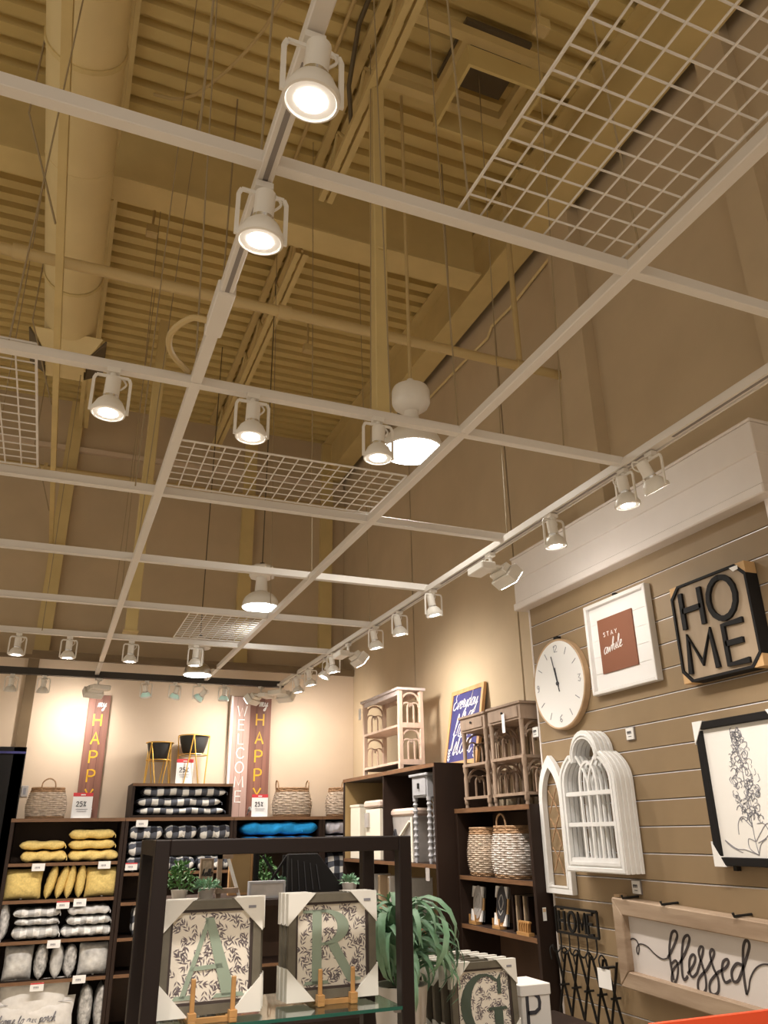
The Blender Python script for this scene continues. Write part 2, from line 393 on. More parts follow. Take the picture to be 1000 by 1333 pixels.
t = thing('skylight_frame', 'tan steel frame around a square roof hatch', 'skylight', (2.06, 3.12, 6.2))
for y in (-.24, .24): part('cross_angle', B(-.62, .66, y-.03, y+.03, 0, .07), 'steel_tan', t)
for x in (-.25, .25): part('side_angle', B(x-.028, x+.028, -.21, .21, 0, .07), 'steel_tan', t)
part('hatch_box', MB().ring([(-.27, -.25), (.27, -.25), (.27, .25), (-.27, .25)], [(-.25, -.23), (.25, -.23), (.25, .23), (-.25, .23)], -.24, -.07), 'deck', t, rot=(0, 0, 0)).rotation_euler = (PI/2, 0, 0)
part('hatch_lid', B(-.24, .24, -.22, .22, .2, .235), 'conduit_shade_dark', t)
# hanging posts
def hpost(px, ptop, pbot, y, w, label):
    a = PY(px, pbot, y); t = thing('hanging_post', label, 'post', (a.x, y, a.z)); h = 6.0-a.z+.02
    part('tube', B(-w/2, w/2, -w/2, w/2, 0, h), 'steel_tan', t, bev=.004); part('end_plate', B(-w/2-.012, w/2+.012, -w/2-.012, w/2+.012, -.01, 0), 'steel_tan', t)
    part('bolt', MB().tube([(-.02, -w/2-.008, h*.45), (.02, -w/2-.008, h*.45)], .008, 6), 'steel_tan', t)
hpost(496, 110, 540, 3.3, .075, 'square tan post hanging beside the bright round pendant')
hpost(170, 425, 822, 6.27, .09, 'square tan post hanging behind the left light rail')
t = thing('support_rail', 'long tan steel rail running under the round duct', 'rail', (-.325, -2, 4.58)); part('rail_bar', B(-.02, .02, 0, YBU+1.999, 0, .055), 'steel_tan', t)
for y in (1.5, 3.6, 5.6, 7.6, 9.8): part('hanger_rod', MB().tube([(-.03, y, .05), (-.26, y, .75), (-.26, y, DECK-4.57)], .006, 6), 'wire', t)

# ---- round duct with a flared diffuser
t = thing('air_duct', 'fat round tan air duct ending in a flared diffuser', 'duct', (-.335, 6.28, 5.62))
part('duct_tube', MB().tube([(0, -9, 0), (0, -.1, 0), (0, .05, 0), (0, .12, 0), (0, .15, 0)], [.205, .205, .19, .13, .04], 28), 'duct', t, True)
for y in (-4.6, -3.4, -2.2, -1.0): part('seam_band', MB().tube([(0, y, 0), (0, y+.03, 0)], .208, 28), 'duct', t, True)
part('neck', MB().lathe([(.15, -.32), (.15, -.10)], 24, (0, -.1, 0)), 'duct', t, True)
for k in range(4):
    a = k*PI/2
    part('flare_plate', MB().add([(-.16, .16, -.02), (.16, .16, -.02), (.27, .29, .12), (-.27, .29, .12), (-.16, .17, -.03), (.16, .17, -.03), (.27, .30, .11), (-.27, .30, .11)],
         [(0, 1, 2, 3), (7, 6, 5, 4), (0, 4, 5, 1), (1, 5, 6, 2), (2, 6, 7, 3), (3, 7, 4, 0)]), 'conduit_shade_dark' if k != 2 else 'duct', t, loc=(0, -.1, -.27), rot=(0, 0, a))  # side and rear plates take a dark colour standing in for their shade
part('center_plate', B(-.15, .15, -.25, .05, -.33, -.315), 'duct', t)
for y in (-5, -3, -1): part('hanger_strap', MB().ring([(.215*math.cos(i*PI/12), .215*math.sin(i*PI/12)) for i in range(24)], [(.206*math.cos(i*PI/12), .206*math.sin(i*PI/12)) for i in range(24)], y, y+.03).beam((0, y+.015, .21), (0, y+.015, DECK-5.62), .03, .004), 'steel_tan', t)

# ---- sprinkler pipes and conduits
pe = PX(722, 487, WR-.05)
t = thing('sprinkler_pipe', 'thick tan sprinkler pipe crossing above the bright round pendant', 'pipe', (0, pe.y, pe.z))
part('main_pipe', MB().tube([(XL+.5, 0, 0), (WR-.001, 0, 0)], .034, 14), 'pipe_tan', t, True)
xe = PY(676, 465, pe.y).x
part('branch_pipe', MB().tube([(xe, 0, 0), (xe, 0, DECK-pe.z)], .022, 10), 'pipe_tan', t, True)
for x in (xe, -.55, 1.0): part('coupling', MB().tube([(x-.04, 0, 0), (x+.04, 0, 0)], .045, 14), 'pipe_tan', t, True)
for x in (-1.5, .6, 2.2): part('hanger_rod', MB().tube([(x, 0, .03), (x, 0, DECK-pe.z)], .006, 6), 'wire', t)
t = thing('sprinkler_pipe', 'tan pipe running along the far wall behind the wire mesh panels', 'pipe', (0, YBU-.14, 5.48))
part('main_pipe', MB().tube([(XL+.5, 0, 0), (WR-.001, 0, 0)], .036, 12), 'pipe_tan', t, True)
for x in (-.5, .95, 2.4): part('bracket', B(x-.02, x+.02, -.04, .139, -.05, .05), 'pipe_tan', t)
def wirepath(name, label, cat, pts, r, m, sm=5, drops=()):
    pts = [Vector(p) for p in pts]; c = pts[0]
    t = thing(name, label, cat, c); q = [tuple(p-c) for p in pts]
    part('tube', MB().tube(crom(q, sm) if sm else q, r, 8), m, t, True)
    for d in drops: part('hanger', MB().tube([tuple(Vector(d)-c), (d[0]-c.x, d[1]-c.y, DECK-c.z)], r*.7, 6), m, t)
wirepath('conduit', 'thin dark conduit along the roof deck beside the near joist', 'conduit', [(1.20, -2, DECK-.02), (1.20, 3.2, DECK-.02), (1.24, 3.5, DECK-.2), (1.30, 3.62, DECK-.40)], .016, 'conduit_shade_dark', 0)
wirepath('conduit', 'tan conduit fixed along the roof deck left of the near joist', 'conduit', [(1.12, -2, DECK-.018), (1.12, 4.46, DECK-.018)], .014, 'pipe_tan', 0)
wirepath('conduit', 'bent tan conduit climbing the right wall beside the sprinkler pipe', 'conduit', [PX(500, 580, WR-.02), PX(600, 475, WR-.02), PX(635, 440, WR-.02), PX(640, 425, WR-.02), PX(665, 400, WR-.02), PX(720, 330, WR-.02)], .012, 'duct', 0)
wirepath('conduit', 'diagonal tan conduit drooping below the deck near the round duct', 'conduit', [(.05, 4.2, DECK-.02), (.30, 3.9, DECK-.25), (.62, 3.3, DECK-.22), (.80, 2.6, DECK-.02)], .011, 'pipe_tan', 4)
for x, y, w in ((.18, 5.1, 'left of the left light rail'), (1.78, 6.2, 'right of the far roof joist'), (2.1, 2.55, 'above the wire mesh panel')):
    t = thing('junction_box', 'small tan junction box on a drop pipe '+w, 'junction box', (x, y, 5.98)); part('box', B(-.045, .045, -.035, .035, 0, .08), 'pipe_tan', t, bev=.006)
    part('drop_pipe', MB().tube([(0, 0, .08), (0, 0, DECK-5.98)], .01, 8), 'pipe_tan', t); part('cover', B(-.04, .04, -.041, -.035, .005, .075), 'steel_tan', t)

# ================================================================== LIGHTING GRID
RX = (.28, 1.293, 2.062); BY = (1.334, 2.338, 3.314, 4.284, 5.278, 6.258)
YE = 7.81
grid = thing('lighting_grid', 'white suspended metal grid of light rails and cross bars', 'ceiling grid', (0, 0, G))
def rail(x, y0, y1, tracks):
    r = part('rail', B(x-.019, x+.019, y0, y1, 0, .036), 'white_metal', grid, bev=.003)
    for a, b in tracks:
        part('track_slot', B(x-.006, x+.006, a, b, -.0015, .001), 'track_slot', r)
rail(RX[0], -.6, YE, [(-.6, .88), (1.05, 1.37), (1.46, 1.9)]); rail(RX[1], -.6, YE, [])
rail(RX[2], -.6, YE, [(-.6, 2.05), (2.2, 2.32), (2.4, 2.85), (2.95, 4.1), (4.3, 7.5)])
for s in (-1, 1): part('rail_lip', B(RX[2]+s*.024-.004, RX[2]+s*.024+.004, -.6, YE, -.006, .02), 'white_metal', grid)
for i, y in enumerate(BY):
    x1 = RX[2] if i else 3.0
    part('cross_bar', MB().box(-3.2, x1, y-.017, y+.017, .004, .010).box(-3.2, x1, y-.003, y+.003, .01, .05) if i > 1 else MB().box(-3.2, x1, y-.015, y+.015, .002, .038), 'white_metal', grid, bev=.002)
part('cross_bar', B(-3.2, RX[1]+.9, 7.15, 7.18, .0, .03), 'dark_trim', grid, label='brown cross bar')
part('track_bar', B(-3.2, RX[2]+.02, YE-.03, YE+.03, -.025, .035), 'black_bar', grid, label='dark track bar at the far end')
part('bar_track', B(-3.2, RX[1], BY[1]-.030, BY[1]-.021, -.004, .02), 'white_metal', grid)
part('track_feed', B(RX[0]-.026, RX[0]+.026, 1.80, 2.02, -.008, .04), 'white_metal', grid, bev=.004)
part('cable', MB().tube(crom([(RX[0]-.02, 1.98, .02), (RX[0]-.07, 2.0, .03), (RX[0]-.115, 2.08, .02), (RX[0]-.10, 2.20, .03), (RX[0]-.03, 2.32, .045)], 6), .010, 8), 'pipe_tan', grid, True)
for x, y in [(RX[0], .6), (RX[0]-.02, 1.334), (.12, 1.334), (RX[1]+.05, 1.334), (.80, 1.334), (RX[0], 2.35), (RX[1], 2.36), (1.0, 2.34), (RX[0]-.1, 3.31), (RX[1], 3.3), (RX[2]-.3, 2.338), (RX[0], 4.28), (RX[1], 4.28), (RX[0], 5.27), (RX[1], 5.27), (RX[0], 6.25), (RX[2], 3.3), (RX[2], 5.3), (-.3, 2.34), (-.5, 4.28), (-.2, 6.25)]:
    part('hanger_wire', MB().tube([(x, y, .03), (x+random.uniform(-.12, .12), y+random.uniform(-.1, .1), DECK-G)], .0032, 5), 'wire', grid)

# ---- wire mesh panels lying on the grid
def wpanel(x0, x1, y0, y1, label, p=.0622, z=G+.052):
    t = thing('wire_mesh_panel', label, 'wire panel', (x0, y0, z), 0, 'wire mesh panels on the ceiling grid'); w, h = x1-x0, y1-y0
    part('edge_wire', MB().tube([(0, 0, 0), (w, 0, 0)], .0045, 6).tube([(0, h, 0), (w, h, 0)], .0045, 6).tube([(0, 0, 0), (0, h, 0)], .0045, 6).tube([(w, 0, 0), (w, h, 0)], .0045, 6), 'white_metal', t, True)
    nx, ny = round(w/p), round(h/p)
    me = mesh('long_wire', MB().tube([(0, 0, 0), (0, h, 0)], .003, 5), 'white_metal', True)
    for i in range(1, nx): put('long_wire', me, t, (w*i/nx, 0, 0))
    me = mesh('cross_wire', MB().tube([(0, 0, .005), (w, 0, .005)], .003, 5), 'white_metal', True)
    for j in range(1, ny): put('cross_wire', me, t, (0, h*j/ny, 0))
wpanel(RX[1]-.525, RX[1]-.02, .25, 1.345, 'wire mesh panel high at the right, nearest to the viewer')
wpanel(-.72, -.222, 2.34, 3.30, 'wire mesh panel cut off by the left edge of the picture')
wpanel(RX[0]+.02, RX[1]-.01, 2.84, 3.30, 'wide wire mesh panel between the left and middle light rails')
wpanel(.76, RX[1], 5.30, 6.24, 'far wire mesh panel beneath the dome pendant')

# ---- track spotlights
def spot_meshes():
    d = {}
    d['adapter'] = mesh('adapter', MB().box(-.026, .026, -.017, .017, -.022, 0).lathe([(.012, -.034), (.012, -.02)], 12), 'lamp_white', True)
    yk = MB()
    pts = [(-.070, -.200), (-.070, -.055), (-.062, -.036), (.062, -.036), (.070, -.055), (.070, -.200)]
    for a, b in zip(pts, pts[1:]): yk.beam((a[0], 0, a[1]), (b[0], 0, b[1]), .012, .007, (0, 1, 0))
    d['yoke'] = mesh('yoke', yk, 'lamp_white')
    d['socket'] = mesh('socket', MB().lathe([(.026, .142), (.030, .138), (.030, .058), (.026, .054), (.026, .048)][::-1], 20), 'lamp_white', True)
    d['collar'] = mesh('collar', MB().lathe([(.033, .046), (.033, .056)], 20), 'lamp_chrome', True)
    d['reflector'] = mesh('reflector', MB().lathe([(.062, -.004), (.061, .006), (.050, .030), (.034, .046)], 24), 'lamp_white', True)
    d['reflector_green'] = mesh('reflector', MB().lathe([(.062, -.004), (.061, .006), (.050, .030), (.034, .046)], 24), 'glass_green', True)
    th = [(.060, -.022), (.066, -.020), (.067, -.006), (.066, -.002), (.058, -.002), (.057, -.018), (.060, -.022)]
    d['ring'] = mesh('ring', MB().lathe(th, 28, cap=False), 'lamp_white', True)
    d['lens'] = mesh('lens', MB().lathe([(.036, -.0185), (.036, -.015)], 24), 'lens')
    d['lens_rim'] = mesh('lens_rim', MB().lathe([(.058, -.017), (.058, -.012)], 24), 'lens_rim')
    return d
SM = spot_meshes()
def spot(loc, label, tilt=(0, 0), rz=0, s=1, on=True, power=None, green=False, group='white track spotlights', angle=120):
    s *= .8; t = thing('track_spotlight', label, 'spotlight', loc, rz, group); t.scale = (s, s, s)
    put('adapter', SM['adapter'], t); put('yoke', SM['yoke'], t)
    h = put('lamp_head', SM['reflector_green' if green else 'reflector'], t, (0, 0, -.185), (tilt[0], tilt[1], 0))
    for k in ('socket', 'collar', 'ring', 'lens_rim'): put(k, SM[k], h)
    if on: put('lens', SM['lens'], h)
    cb = MB().tube(crom([(.0, .012, .14), (.03, .02, .158), (.05, .015, .13), (.03, .012, .10)], 4), .004, 6)
    part('cord', cb, 'lamp_white', h, True)
    if on: lamp('SPOT', (0, 0, -.03), h, power or SPOT_W, angle=angle, radius=.03, blend=1)
def onrail(px, py): return PZ(px, py, G)
p = PZ(414, 50, G); spot((RX[0], p.y, G-.004), 'largest white track spotlight, topmost on the left light rail', (.14, .06), power=SPOT_W*1.6)
p = PZ(345, 240, G); spot((RX[0], p.y, G-.004), 'white track spotlight second from the top on the left light rail', (.12, .03), power=SPOT_W*1.6)
for px, w in ((147, 'on the second cross bar left of the left light rail'), (329, 'on the second cross bar right of the left light rail'), (492, 'in front of the bright round pendant')):
    p = PZ(px, 530, G); a = PZ(px, 455+.19*px+30, G)
    spot((PY(px, 492+.2*(px-147), BY[1]-.03).x, BY[1]-.03, G-.006), 'white track spotlight '+w, (0, .03))
RT = [(858, 590, (-.5, 0), 'tilted, nearest the white header corner'), (820, 612, (-.1, 0), 'second from the right on the right track'), (731, 670, (0, -.1), 'third from the right on the right track'),
      (575, 768, (0, -.2), 'just left of the nearest floodlight'), (525, 795, (0, -.2), 'above the whitewashed arch shelf'), (500, 815, (0, -.2), 'beside the middle floodlight, nearer side'),
      (450, 850, (0, -.2), 'in front of the middle floodlight'), (432, 857, (.4, 0), 'tilted, just beyond the middle floodlight'), (410, 868, (0, -.2), 'second from the far end of the right track'), (392, 878, (0, -.2), 'last before the far floodlight')]
for px, py, tl, w in RT:
    p = PZ(px, py, G); spot((RX[2], p.y, G-.006), 'small track spotlight on the right track, '+w, tl, PI/2 if px > 800 or px == 432 else 0, angle=120, power=SPOT_W*(1.0 if px < 600 else .75))
for px, w in ((24, 'leftmost'), (91, 'second from the left'), (172, 'third from the left'), (256, 'in front of the far bell pendant')):
    p = PY(px, 832, BY[5]-.0); spot((p.x, BY[5], G+.002), 'small lit track spotlight on the sixth cross bar, '+w, (.03, 0), .1*random.random(), s=1.0, power=SPOT_W*1.9, angle=145)
for px, w, on in ((16, 'leftmost, unlit', 0), (58, 'second from the left, unlit', 0), (192, 'left of the black planters', 0), (229, 'above the left black planter', 0), (260, 'above the right black planter, swivelled', 0), (293, 'beside the pink welcome sign', 1)):
    p = PY(px, 882, YE); tl = {260: (.5, .7), 192: (.35, -.2), 229: (.4, .2)}.get(px, (.25, 0))
    spot((p.x, YE, G-.026), 'small track spotlight under the dark far bar, '+w, tl, 0, s=.95, on=bool(on), green=px > 100)
# ---- floodlights
def flood(loc, rz, label, power=FLOOD_W, elev=.62):
    t = thing('track_floodlight', label, 'floodlight', loc, rz, 'white box floodlights')
    part('stem', MB().lathe([(.010, -.075), (.010, 0)], 10).box(-.03, .03, -.016, .016, -.02, 0), 'lamp_white', t, True)
    part('ballast_box', B(-.085, .085, -.10, -.015, -.115, -.072), 'lamp_white', t, bev=.006)
    part('bracket', B(-.06, .06, -.02, .045, -.09, -.08), 'lamp_white', t)
    h = part('lamp_housing', MB().prism([(-.09, -.045), (.09, -.045), (.09, .045), (-.09, .045)], -.005, .06).prism([(-.07, -.03), (.07, -.03), (.07, .03), (-.07, .03)], -.04, -.005), 'lamp_white', t, loc=(0, .075, -.105), rot=(-elev, 0, 0), bev=.005)
    part('lens', B(-.08, .08, .0605, .063, -.036, .036), 'lens', h)
    lamp('SPOT', (0, .08, 0), h, power, aim=(0, 1, 0), angle=150, radius=.08, blend=1)
p = PZ(655, 722, G); flood((RX[2], p.y, G-.006), -PI/2, 'white box floodlight nearest on the right track, in front of the header end', 14)
p = PZ(468, 838, G); flood((RX[2], p.y, G-.006), -PI/2, 'white box floodlight midway along the right track', 80)
p = PZ(372, 892, G); flood((RX[2]-.04, p.y-.1, G-.006), -.9, 'white box floodlight at the far end of the right track', 70)
p = PY(129, 882, YE); flood((p.x, YE, G-.026), .35, 'grey box floodlight in front of the left brown sign')
p = PY(340, 892, YE); flood((p.x, YE, G-.026), .8, 'grey box floodlight in front of the right brown sign')

# ---- pendants
def pendant(c, r, label, kind, power, top=DECK):
    t = thing('pendant_lamp', label, 'pendant lamp', c)     # c = centre of the open rim
    if kind == 'bowl':
        part('ballast', MB().lathe([(.045, .25), (.06, .255), (.10, .285), (.112, .31), (.112, .385), (.104, .405), (.055, .42), (.045, .445), (.02, .45)], 28), 'lamp_white', t, True)
        part('neck', MB().lathe([(.05, .12), (.042, .255)], 20), 'lamp_white', t, True); hz = .44
    else:
        part('ballast', MB().lathe([(.095, .235), (.10, .24), (.10, .31), (.085, .325)], 8 if kind == 'dome' else 20), 'lamp_white', t)
        part('neck', MB().lathe([(.05, r*.85), (.042, .24)], 20), 'lamp_white', t, True); hz = .325
    pr = [(r*1.02, 0), (r*1.0, .012)]+[(r*math.cos(a*PI/16), .012+r*.80*math.sin(a*PI/16)) for a in range(1, 7)]+[(.04, r*.86)]
    part('shade', MB().lathe(pr, 32), 'lamp_white' if kind != 'bell' else 'lamp_chrome', t, True)
    part('rim', MB().lathe([(r*.98, -.006), (r*1.03, -.004), (r*1.03, .006), (r*.98, .006)], 32, cap=False), 'lamp_white', t, True)
    part('diffuser', MB().lathe([(r*.97, -.008), (r*.97, -.004)], 32), 'lens_cool', t)
    part('hook', MB().lathe([(.02, hz-.01), (.02, hz+.03)], 10), 'black_bar' if kind != 'bowl' else 'lamp_white', t)
    part('conduit', MB().tube([(0, 0, hz), (0, 0, top-c[2])], .011 if kind == 'bowl' else .005, 8), 'pipe_tan' if kind == 'bowl' else 'conduit_shade_dark', t)
    lamp('AREA', (0, 0, -.02), t, power, color=(1, .92, .80), size=r*1.9)
a = PY(537, 587, 3.6); pendant((a.x, 3.6, a.z), .172, 'brightly lit round pendant with a bowl shaped white ballast', 'bowl', PEND_W)
a = PY(339, 790, 5.75); pendant((a.x, 5.75, a.z), .14, 'white dome pendant hanging behind the fourth cross bar', 'dome', PEND_W*.15)
a = PY(257, 878, 7.1); pendant((a.x, 7.1, a.z), .122, 'far bell shaped pendant above the dark track bar', 'bell', PEND_W*.5)

# ================================================================== SLATWALL
SY0, SY1 = 4.41, 2.345
R90 = -PI/2
sw = thing('slatwall', 'tan slatwall of horizontal boards under a white header', 'slatwall', (WS, SY0, 0), R90); LW = SY0-SY1
part('backing', B(0, LW, .02, WR-WS-.001, 0, 3.40), 'groove', sw)
me = mesh('slat', B(.012, LW-.03, 0, .02, .0045, .1215), 'slat'); mi = mesh('groove_insert', B(.012, LW-.03, .0035, .02, -.0045, .0005), 'insert')
for k in range(-13, 11):
    put('slat', me, sw, (0, 0, 1.656+.126*k)); put('groove_insert', mi, sw, (0, 0, 1.656+.126*k))
part('edge_trim', B(0, .012, -.006, .02, 0, 3.04), 'header_white', sw); part('corner_post', B(LW-.03, LW+.02, -.012, WR-WS-.001, 0, 3.04), 'header_white', sw)
hd = part('header', B(-.05, LW+.03, -.068, WR-WS-.001, 3.085, 3.24), 'header_white', sw)
part('header_bead', B(-.055, LW+.04, -.085, WR-WS-.001, 3.036, 3.085), 'header_white', hd, bev=.006)
part('header_step', B(-.055, LW+.036, -.076, WR-WS-.001, 3.24, 3.40), 'header_white', hd, bev=.004)
part('header_cap', B(-.06, LW+.045, -.086, WR-WS-.001, 3.40, 3.415), 'header_white', hd, bev=.004)

def on_wall(px, py, out, Y0, Z0):
    p = PX(px, py, WS-out); return (Y0-p.y, p.z-Z0)
# ---- clock
c = PX(729, 890, WS-.03)
t = thing('wall_clock', 'round white wall clock with a thin wooden rim', 'clock', (WS-.002, c.y, c.z), R90)
Rk = .275
part('case', MB().lathe([(Rk-.012, -.04), (Rk-.006, -.044), (Rk, -.04), (Rk, -.002), (Rk-.02, 0)], 64, axis='y'), 'clock_rim', t, True)
part('dial', MB().lathe([(Rk-.013, -.0405), (Rk-.013, -.03)], 64, axis='y'), 'clock_face', t)
mk = MB()
for h in range(12):
    a = h*PI/6; s, co = math.sin(a), math.cos(a)
    if h % 3: mk.stroke([(s*.19, co*.19), (s*.235, co*.235)], .004, -.0425, -.040)
for txt, x, z in (('12', -.022, .195), ('9', -.235, -.02)): caps(mk, txt, x, z, .042, .004, -.0425, -.040, gap=.15)
mk.stroke([(.21, .02), (.235, .02), (.215, 0), (.235, -.008), (.225, -.022), (.208, -.016)], .004, -.0425, -.04)
mk.stroke([(.012, -.19), (-.008, -.2), (-.012, -.225), (0, -.232), (.01, -.222), (0, -.212), (-.012, -.22)], .004, -.0425, -.04)
part('numerals', mk, 'ink_soft', t)
part('hand', MB().stroke([(.012, -.05), (-.045, .175)], .007, -.0465, -.0445), 'ink', t); part('hand', MB().stroke([(.004, -.02), (-.02, .10)], .010, -.0445, -.0425), 'ink', t)
part('hub', MB().lathe([(.012, -.05), (.012, -.042)], 16, axis='y'), 'ink', t); part('hanger', B(-.02, .02, -.03, 0, Rk-.005, Rk+.02), 'black_iron', t)

def rect_from(pts, out):
    q = [PX(x, y, WS-out) for x, y in pts]
    y0 = (q[0].y+q[3].y)/2; y1 = (q[1].y+q[2].y)/2; z1 = (q[0].z+q[1].z)/2; z0 = (q[2].z+q[3].z)/2
    return y0, y1, z0, z1
def rectring(w, h, b, y0, y1, x=0, z=0):
    return MB().ring([(x, z), (x+w, z), (x+w, z+h), (x, z+h)], [(x+b, z+b), (x+w-b, z+b), (x+w-b, z+h-b), (x+b, z+h-b)], y0, y1)
def fourrails(t, w, h, b, y0, y1, m, bev=.003):
    for q in ([(0, 0), (w, 0), (w-b, b), (b, b)], [(0, h), (b, h-b), (w-b, h-b), (w, h)], [(0, 0), (b, b), (b, h-b), (0, h)], [(w, 0), (w, h), (w-b, h-b), (w-b, b)]):
        part('frame_rail', MB().prism(q, y0, y1), m, t, bev=bev)
# ---- stay awhile picture
y0, y1, z0, z1 = rect_from([(758, 790), (837, 760.5), (856.6, 886), (772, 905)], .045)
t = thing('framed_sign', 'white framed sign with a rust square reading stay awhile', 'sign', (WS, y0, z0), R90); w, h = y0-y1, z1-z0
fourrails(t, w, h, .022, -.045, -.001, 'frame_white')
for k in range(5): part('plank', B(.022, w-.022, -.018, -.004, .022+(h-.044)*k/5+.001, .022+(h-.044)*(k+1)/5-.001), 'frame_white', t)
q = [on_wall(x, y, .02, y0, z0) for x, y in ((777.3, 808.8), (822, 792), (833, 865), (787.5, 877))]
x0, x1, a0, a1 = (q[0][0]+q[3][0])/2, (q[1][0]+q[2][0])/2, (q[2][1]+q[3][1])/2, (q[0][1]+q[1][1])/2
pn = part('rust_panel', B(x0, x1, -.026, -.018, a0, a1), 'terracotta', t)
tx = MB(); caps(tx, 'STAY', x0+.045, a0+(a1-a0)*.66, .024, .0028, -.028, -.026, gap=.75); cursive(tx, 'awhile', x0+.03, a0+(a1-a0)*.34, .038, .004, -.028, -.026, rise=.12)
part('lettering', tx, 'sign_white', pn); part('hook', B(w/2-.01, w/2+.01, -.03, -.005, h, h+.02), 'black_iron', t)
# ---- HOME board
y0, y1, z0, z1 = rect_from([(871, 763), (968, 734), (995, 867), (889.6, 890)], .075)
t = thing('home_board', 'wooden board with black letters reading HOME and clipped corners', 'sign', (WS, y0, z0), R90); w, h = y0-y1, z1-z0; cc = .055
oc = [(cc, 0), (w-cc, 0), (w, cc), (w, h-cc), (w-cc, h), (cc, h), (0, h-cc), (0, cc)]
ic = [(w/2+(x-w/2)*.95, h/2+(z-h/2)*.95) for x, z in oc]
part('board', MB().prism(ic, -.066, -.04), 'board_wood', t); part('black_frame', MB().ring(oc, ic, -.076, -.004), 'black', t)
part('back_panel', MB().prism(ic, -.02, -.004), 'board_wood', t)
for ch, x, z, hh, asp in (('H', w*.14, h*.53, h*.38, 1.0), ('O', w*.50, h*.52, h*.41, 1.0), ('M', w*.12, h*.08, h*.38, 1.08), ('E', w*.62, h*.08, h*.38, 1.1)):
    lb = MB()
    for st in CAPS[ch]: lb.stroke([(x+p[0]*hh*asp, z+p[1]*hh) for p in (st if ch != 'O' else st)], .026, -.080, -.066)
    part('letter', lb, 'black', t)
for cx, cz in ((0, 0), (w, 0), (w, h), (0, h)):
    sx = 1 if cx == 0 else -1; sz = 1 if cz == 0 else -1
    part('corner_protector', MB().prism([(cx, cz), (cx+sx*cc, cz), (cx, cz+sz*cc)], -.072, -.006), 'kraft', t)
part('shrink_wrap', MB().prism([(w-cc-.03, h-.012), (w-cc+.02, h-.012), (w-cc+.02, h-.03), (w-cc-.01, h-.034)], -.079, -.077), 'tag_white', t)
# ---- botanical print
y0, y1, z0, z1 = rect_from([(905, 943), (1000, 922), (1000, 1128), (930, 1128)], .05); z0 -= .0
t = thing('framed_botanical', 'black framed pen drawing of a tall flower spike', 'picture', (WS, y0, z0), R90); w, h = .50, z1-z0
fourrails(t, w, h, .035, -.05, -.002, 'black'); part('paper', B(.034, w-.034, -.03, -.01, .034, h-.034), 'paper', t)
dr = MB()
def bz(zx, zy): return on_wall(890+zx/5.5546, 910+zy/5.5546, .032, y0, z0)
stem = crom([bz(*q) for q in ((370, 240), (400, 400), (440, 600), (470, 760), (500, 930), (520, 1030), (548, 1130))], 8)
dr.stroke(stem, .0025, -.032, -.030)
rnd = random.Random(3)
for i in range(150):
    f = (i+.5)/150; k = min(int(f*len(stem)*.62), len(stem)-1); sx_, sz_ = stem[k]; wd = .018+.055*math.sin(min(1, f*1.25)*PI*.75)
    cx = sx_+rnd.uniform(-wd, wd); cz = sz_+rnd.uniform(-.015, .015); r = rnd.uniform(.006, .015); a0 = rnd.uniform(0, 6.28); ln = rnd.randint(4, 7)
    dr.stroke([(cx+r*math.cos(a0+j*.75)*(1+.3*(j % 2)), cz+r*1.3*math.sin(a0+j*.75)) for j in range(ln)], rnd.choice([.0015, .002, .003]), -.032, -.030, smooth=3)
for L in ([(500, 930), (470, 870), (420, 850), (395, 900), (400, 980)], [(500, 930), (450, 880), (430, 860)], [(520, 1030), (470, 1010), (480, 1080), (545, 1130)], [(548, 1130), (450, 1090), (380, 1080), (300, 1020), (350, 1070), (430, 1110)],
          [(525, 1030), (560, 960), (600, 900), (640, 920), (600, 1000), (540, 1040)], [(530, 900), (580, 900), (620, 960)], [(545, 1130), (560, 1050), (600, 1010)]):
    dr.stroke([bz(*q) for q in L], .0025, -.032, -.030, smooth=5)
part('pen_drawing', dr, 'ink_soft', t)
for cx, cz in ((0, 0), (w, 0), (w, h), (0, h)):
    sx = 1 if cx == 0 else -1; sz = 1 if cz == 0 else -1; e = .004
    part('corner_protector', MB().prism([(cx-sx*e, cz-sz*e), (cx+sx*.062, cz-sz*e), (cx-sx*e, cz+sz*.10)], -.054, -.001), 'tag_white', t)
part('hook', B(.085, .105, -.035, -.01, -.02, 0), 'black_iron', t)
# ---- blessed sign (held off the wall on hooks)
p0, p1, p2 = PX(797, 1168, WS-.09), PX(1000, 1215, WS-.09), PX(805, 1283, WS-.09)
ang = math.atan2(p1.z-p0.z, p0.y-p1.y)*.5; y0, z1 = p0.y+.01, p0.z; h = p0.z-p2.z; w = 1.36
t = thing('wooden_sign', 'long weathered wooden framed sign reading blessed', 'sign', (WS-.001, y0, z1-h), R90)
b = .075
q4 = ([(0, 0), (w, 0), (w-b, b), (b, b)], [(0, h), (b, h-b), (w-b, h-b), (w, h)], [(0, 0), (b, b), (b, h-b), (0, h)], [(w, 0), (w, h), (w-b, h-b), (w-b, b)])
def sh(pts): return [(x, z-x*.035) for x, z in pts]
for q in q4: part('frame_rail', MB().prism(sh(q), -.09, -.004), 'bless_wood', t, bev=.005)
part('panel', MB().prism(sh([(b*.9, b*.9), (w-b*.9, b*.9), (w-b*.9, h-b*.9), (b*.9, h-b*.9)]), -.052, -.03), 'bless_panel', t)
def bl(zx, zy): return on_wall(790+zx/4.762, 1150+zy/4.762, .055, y0, z1-h)
tx = MB()
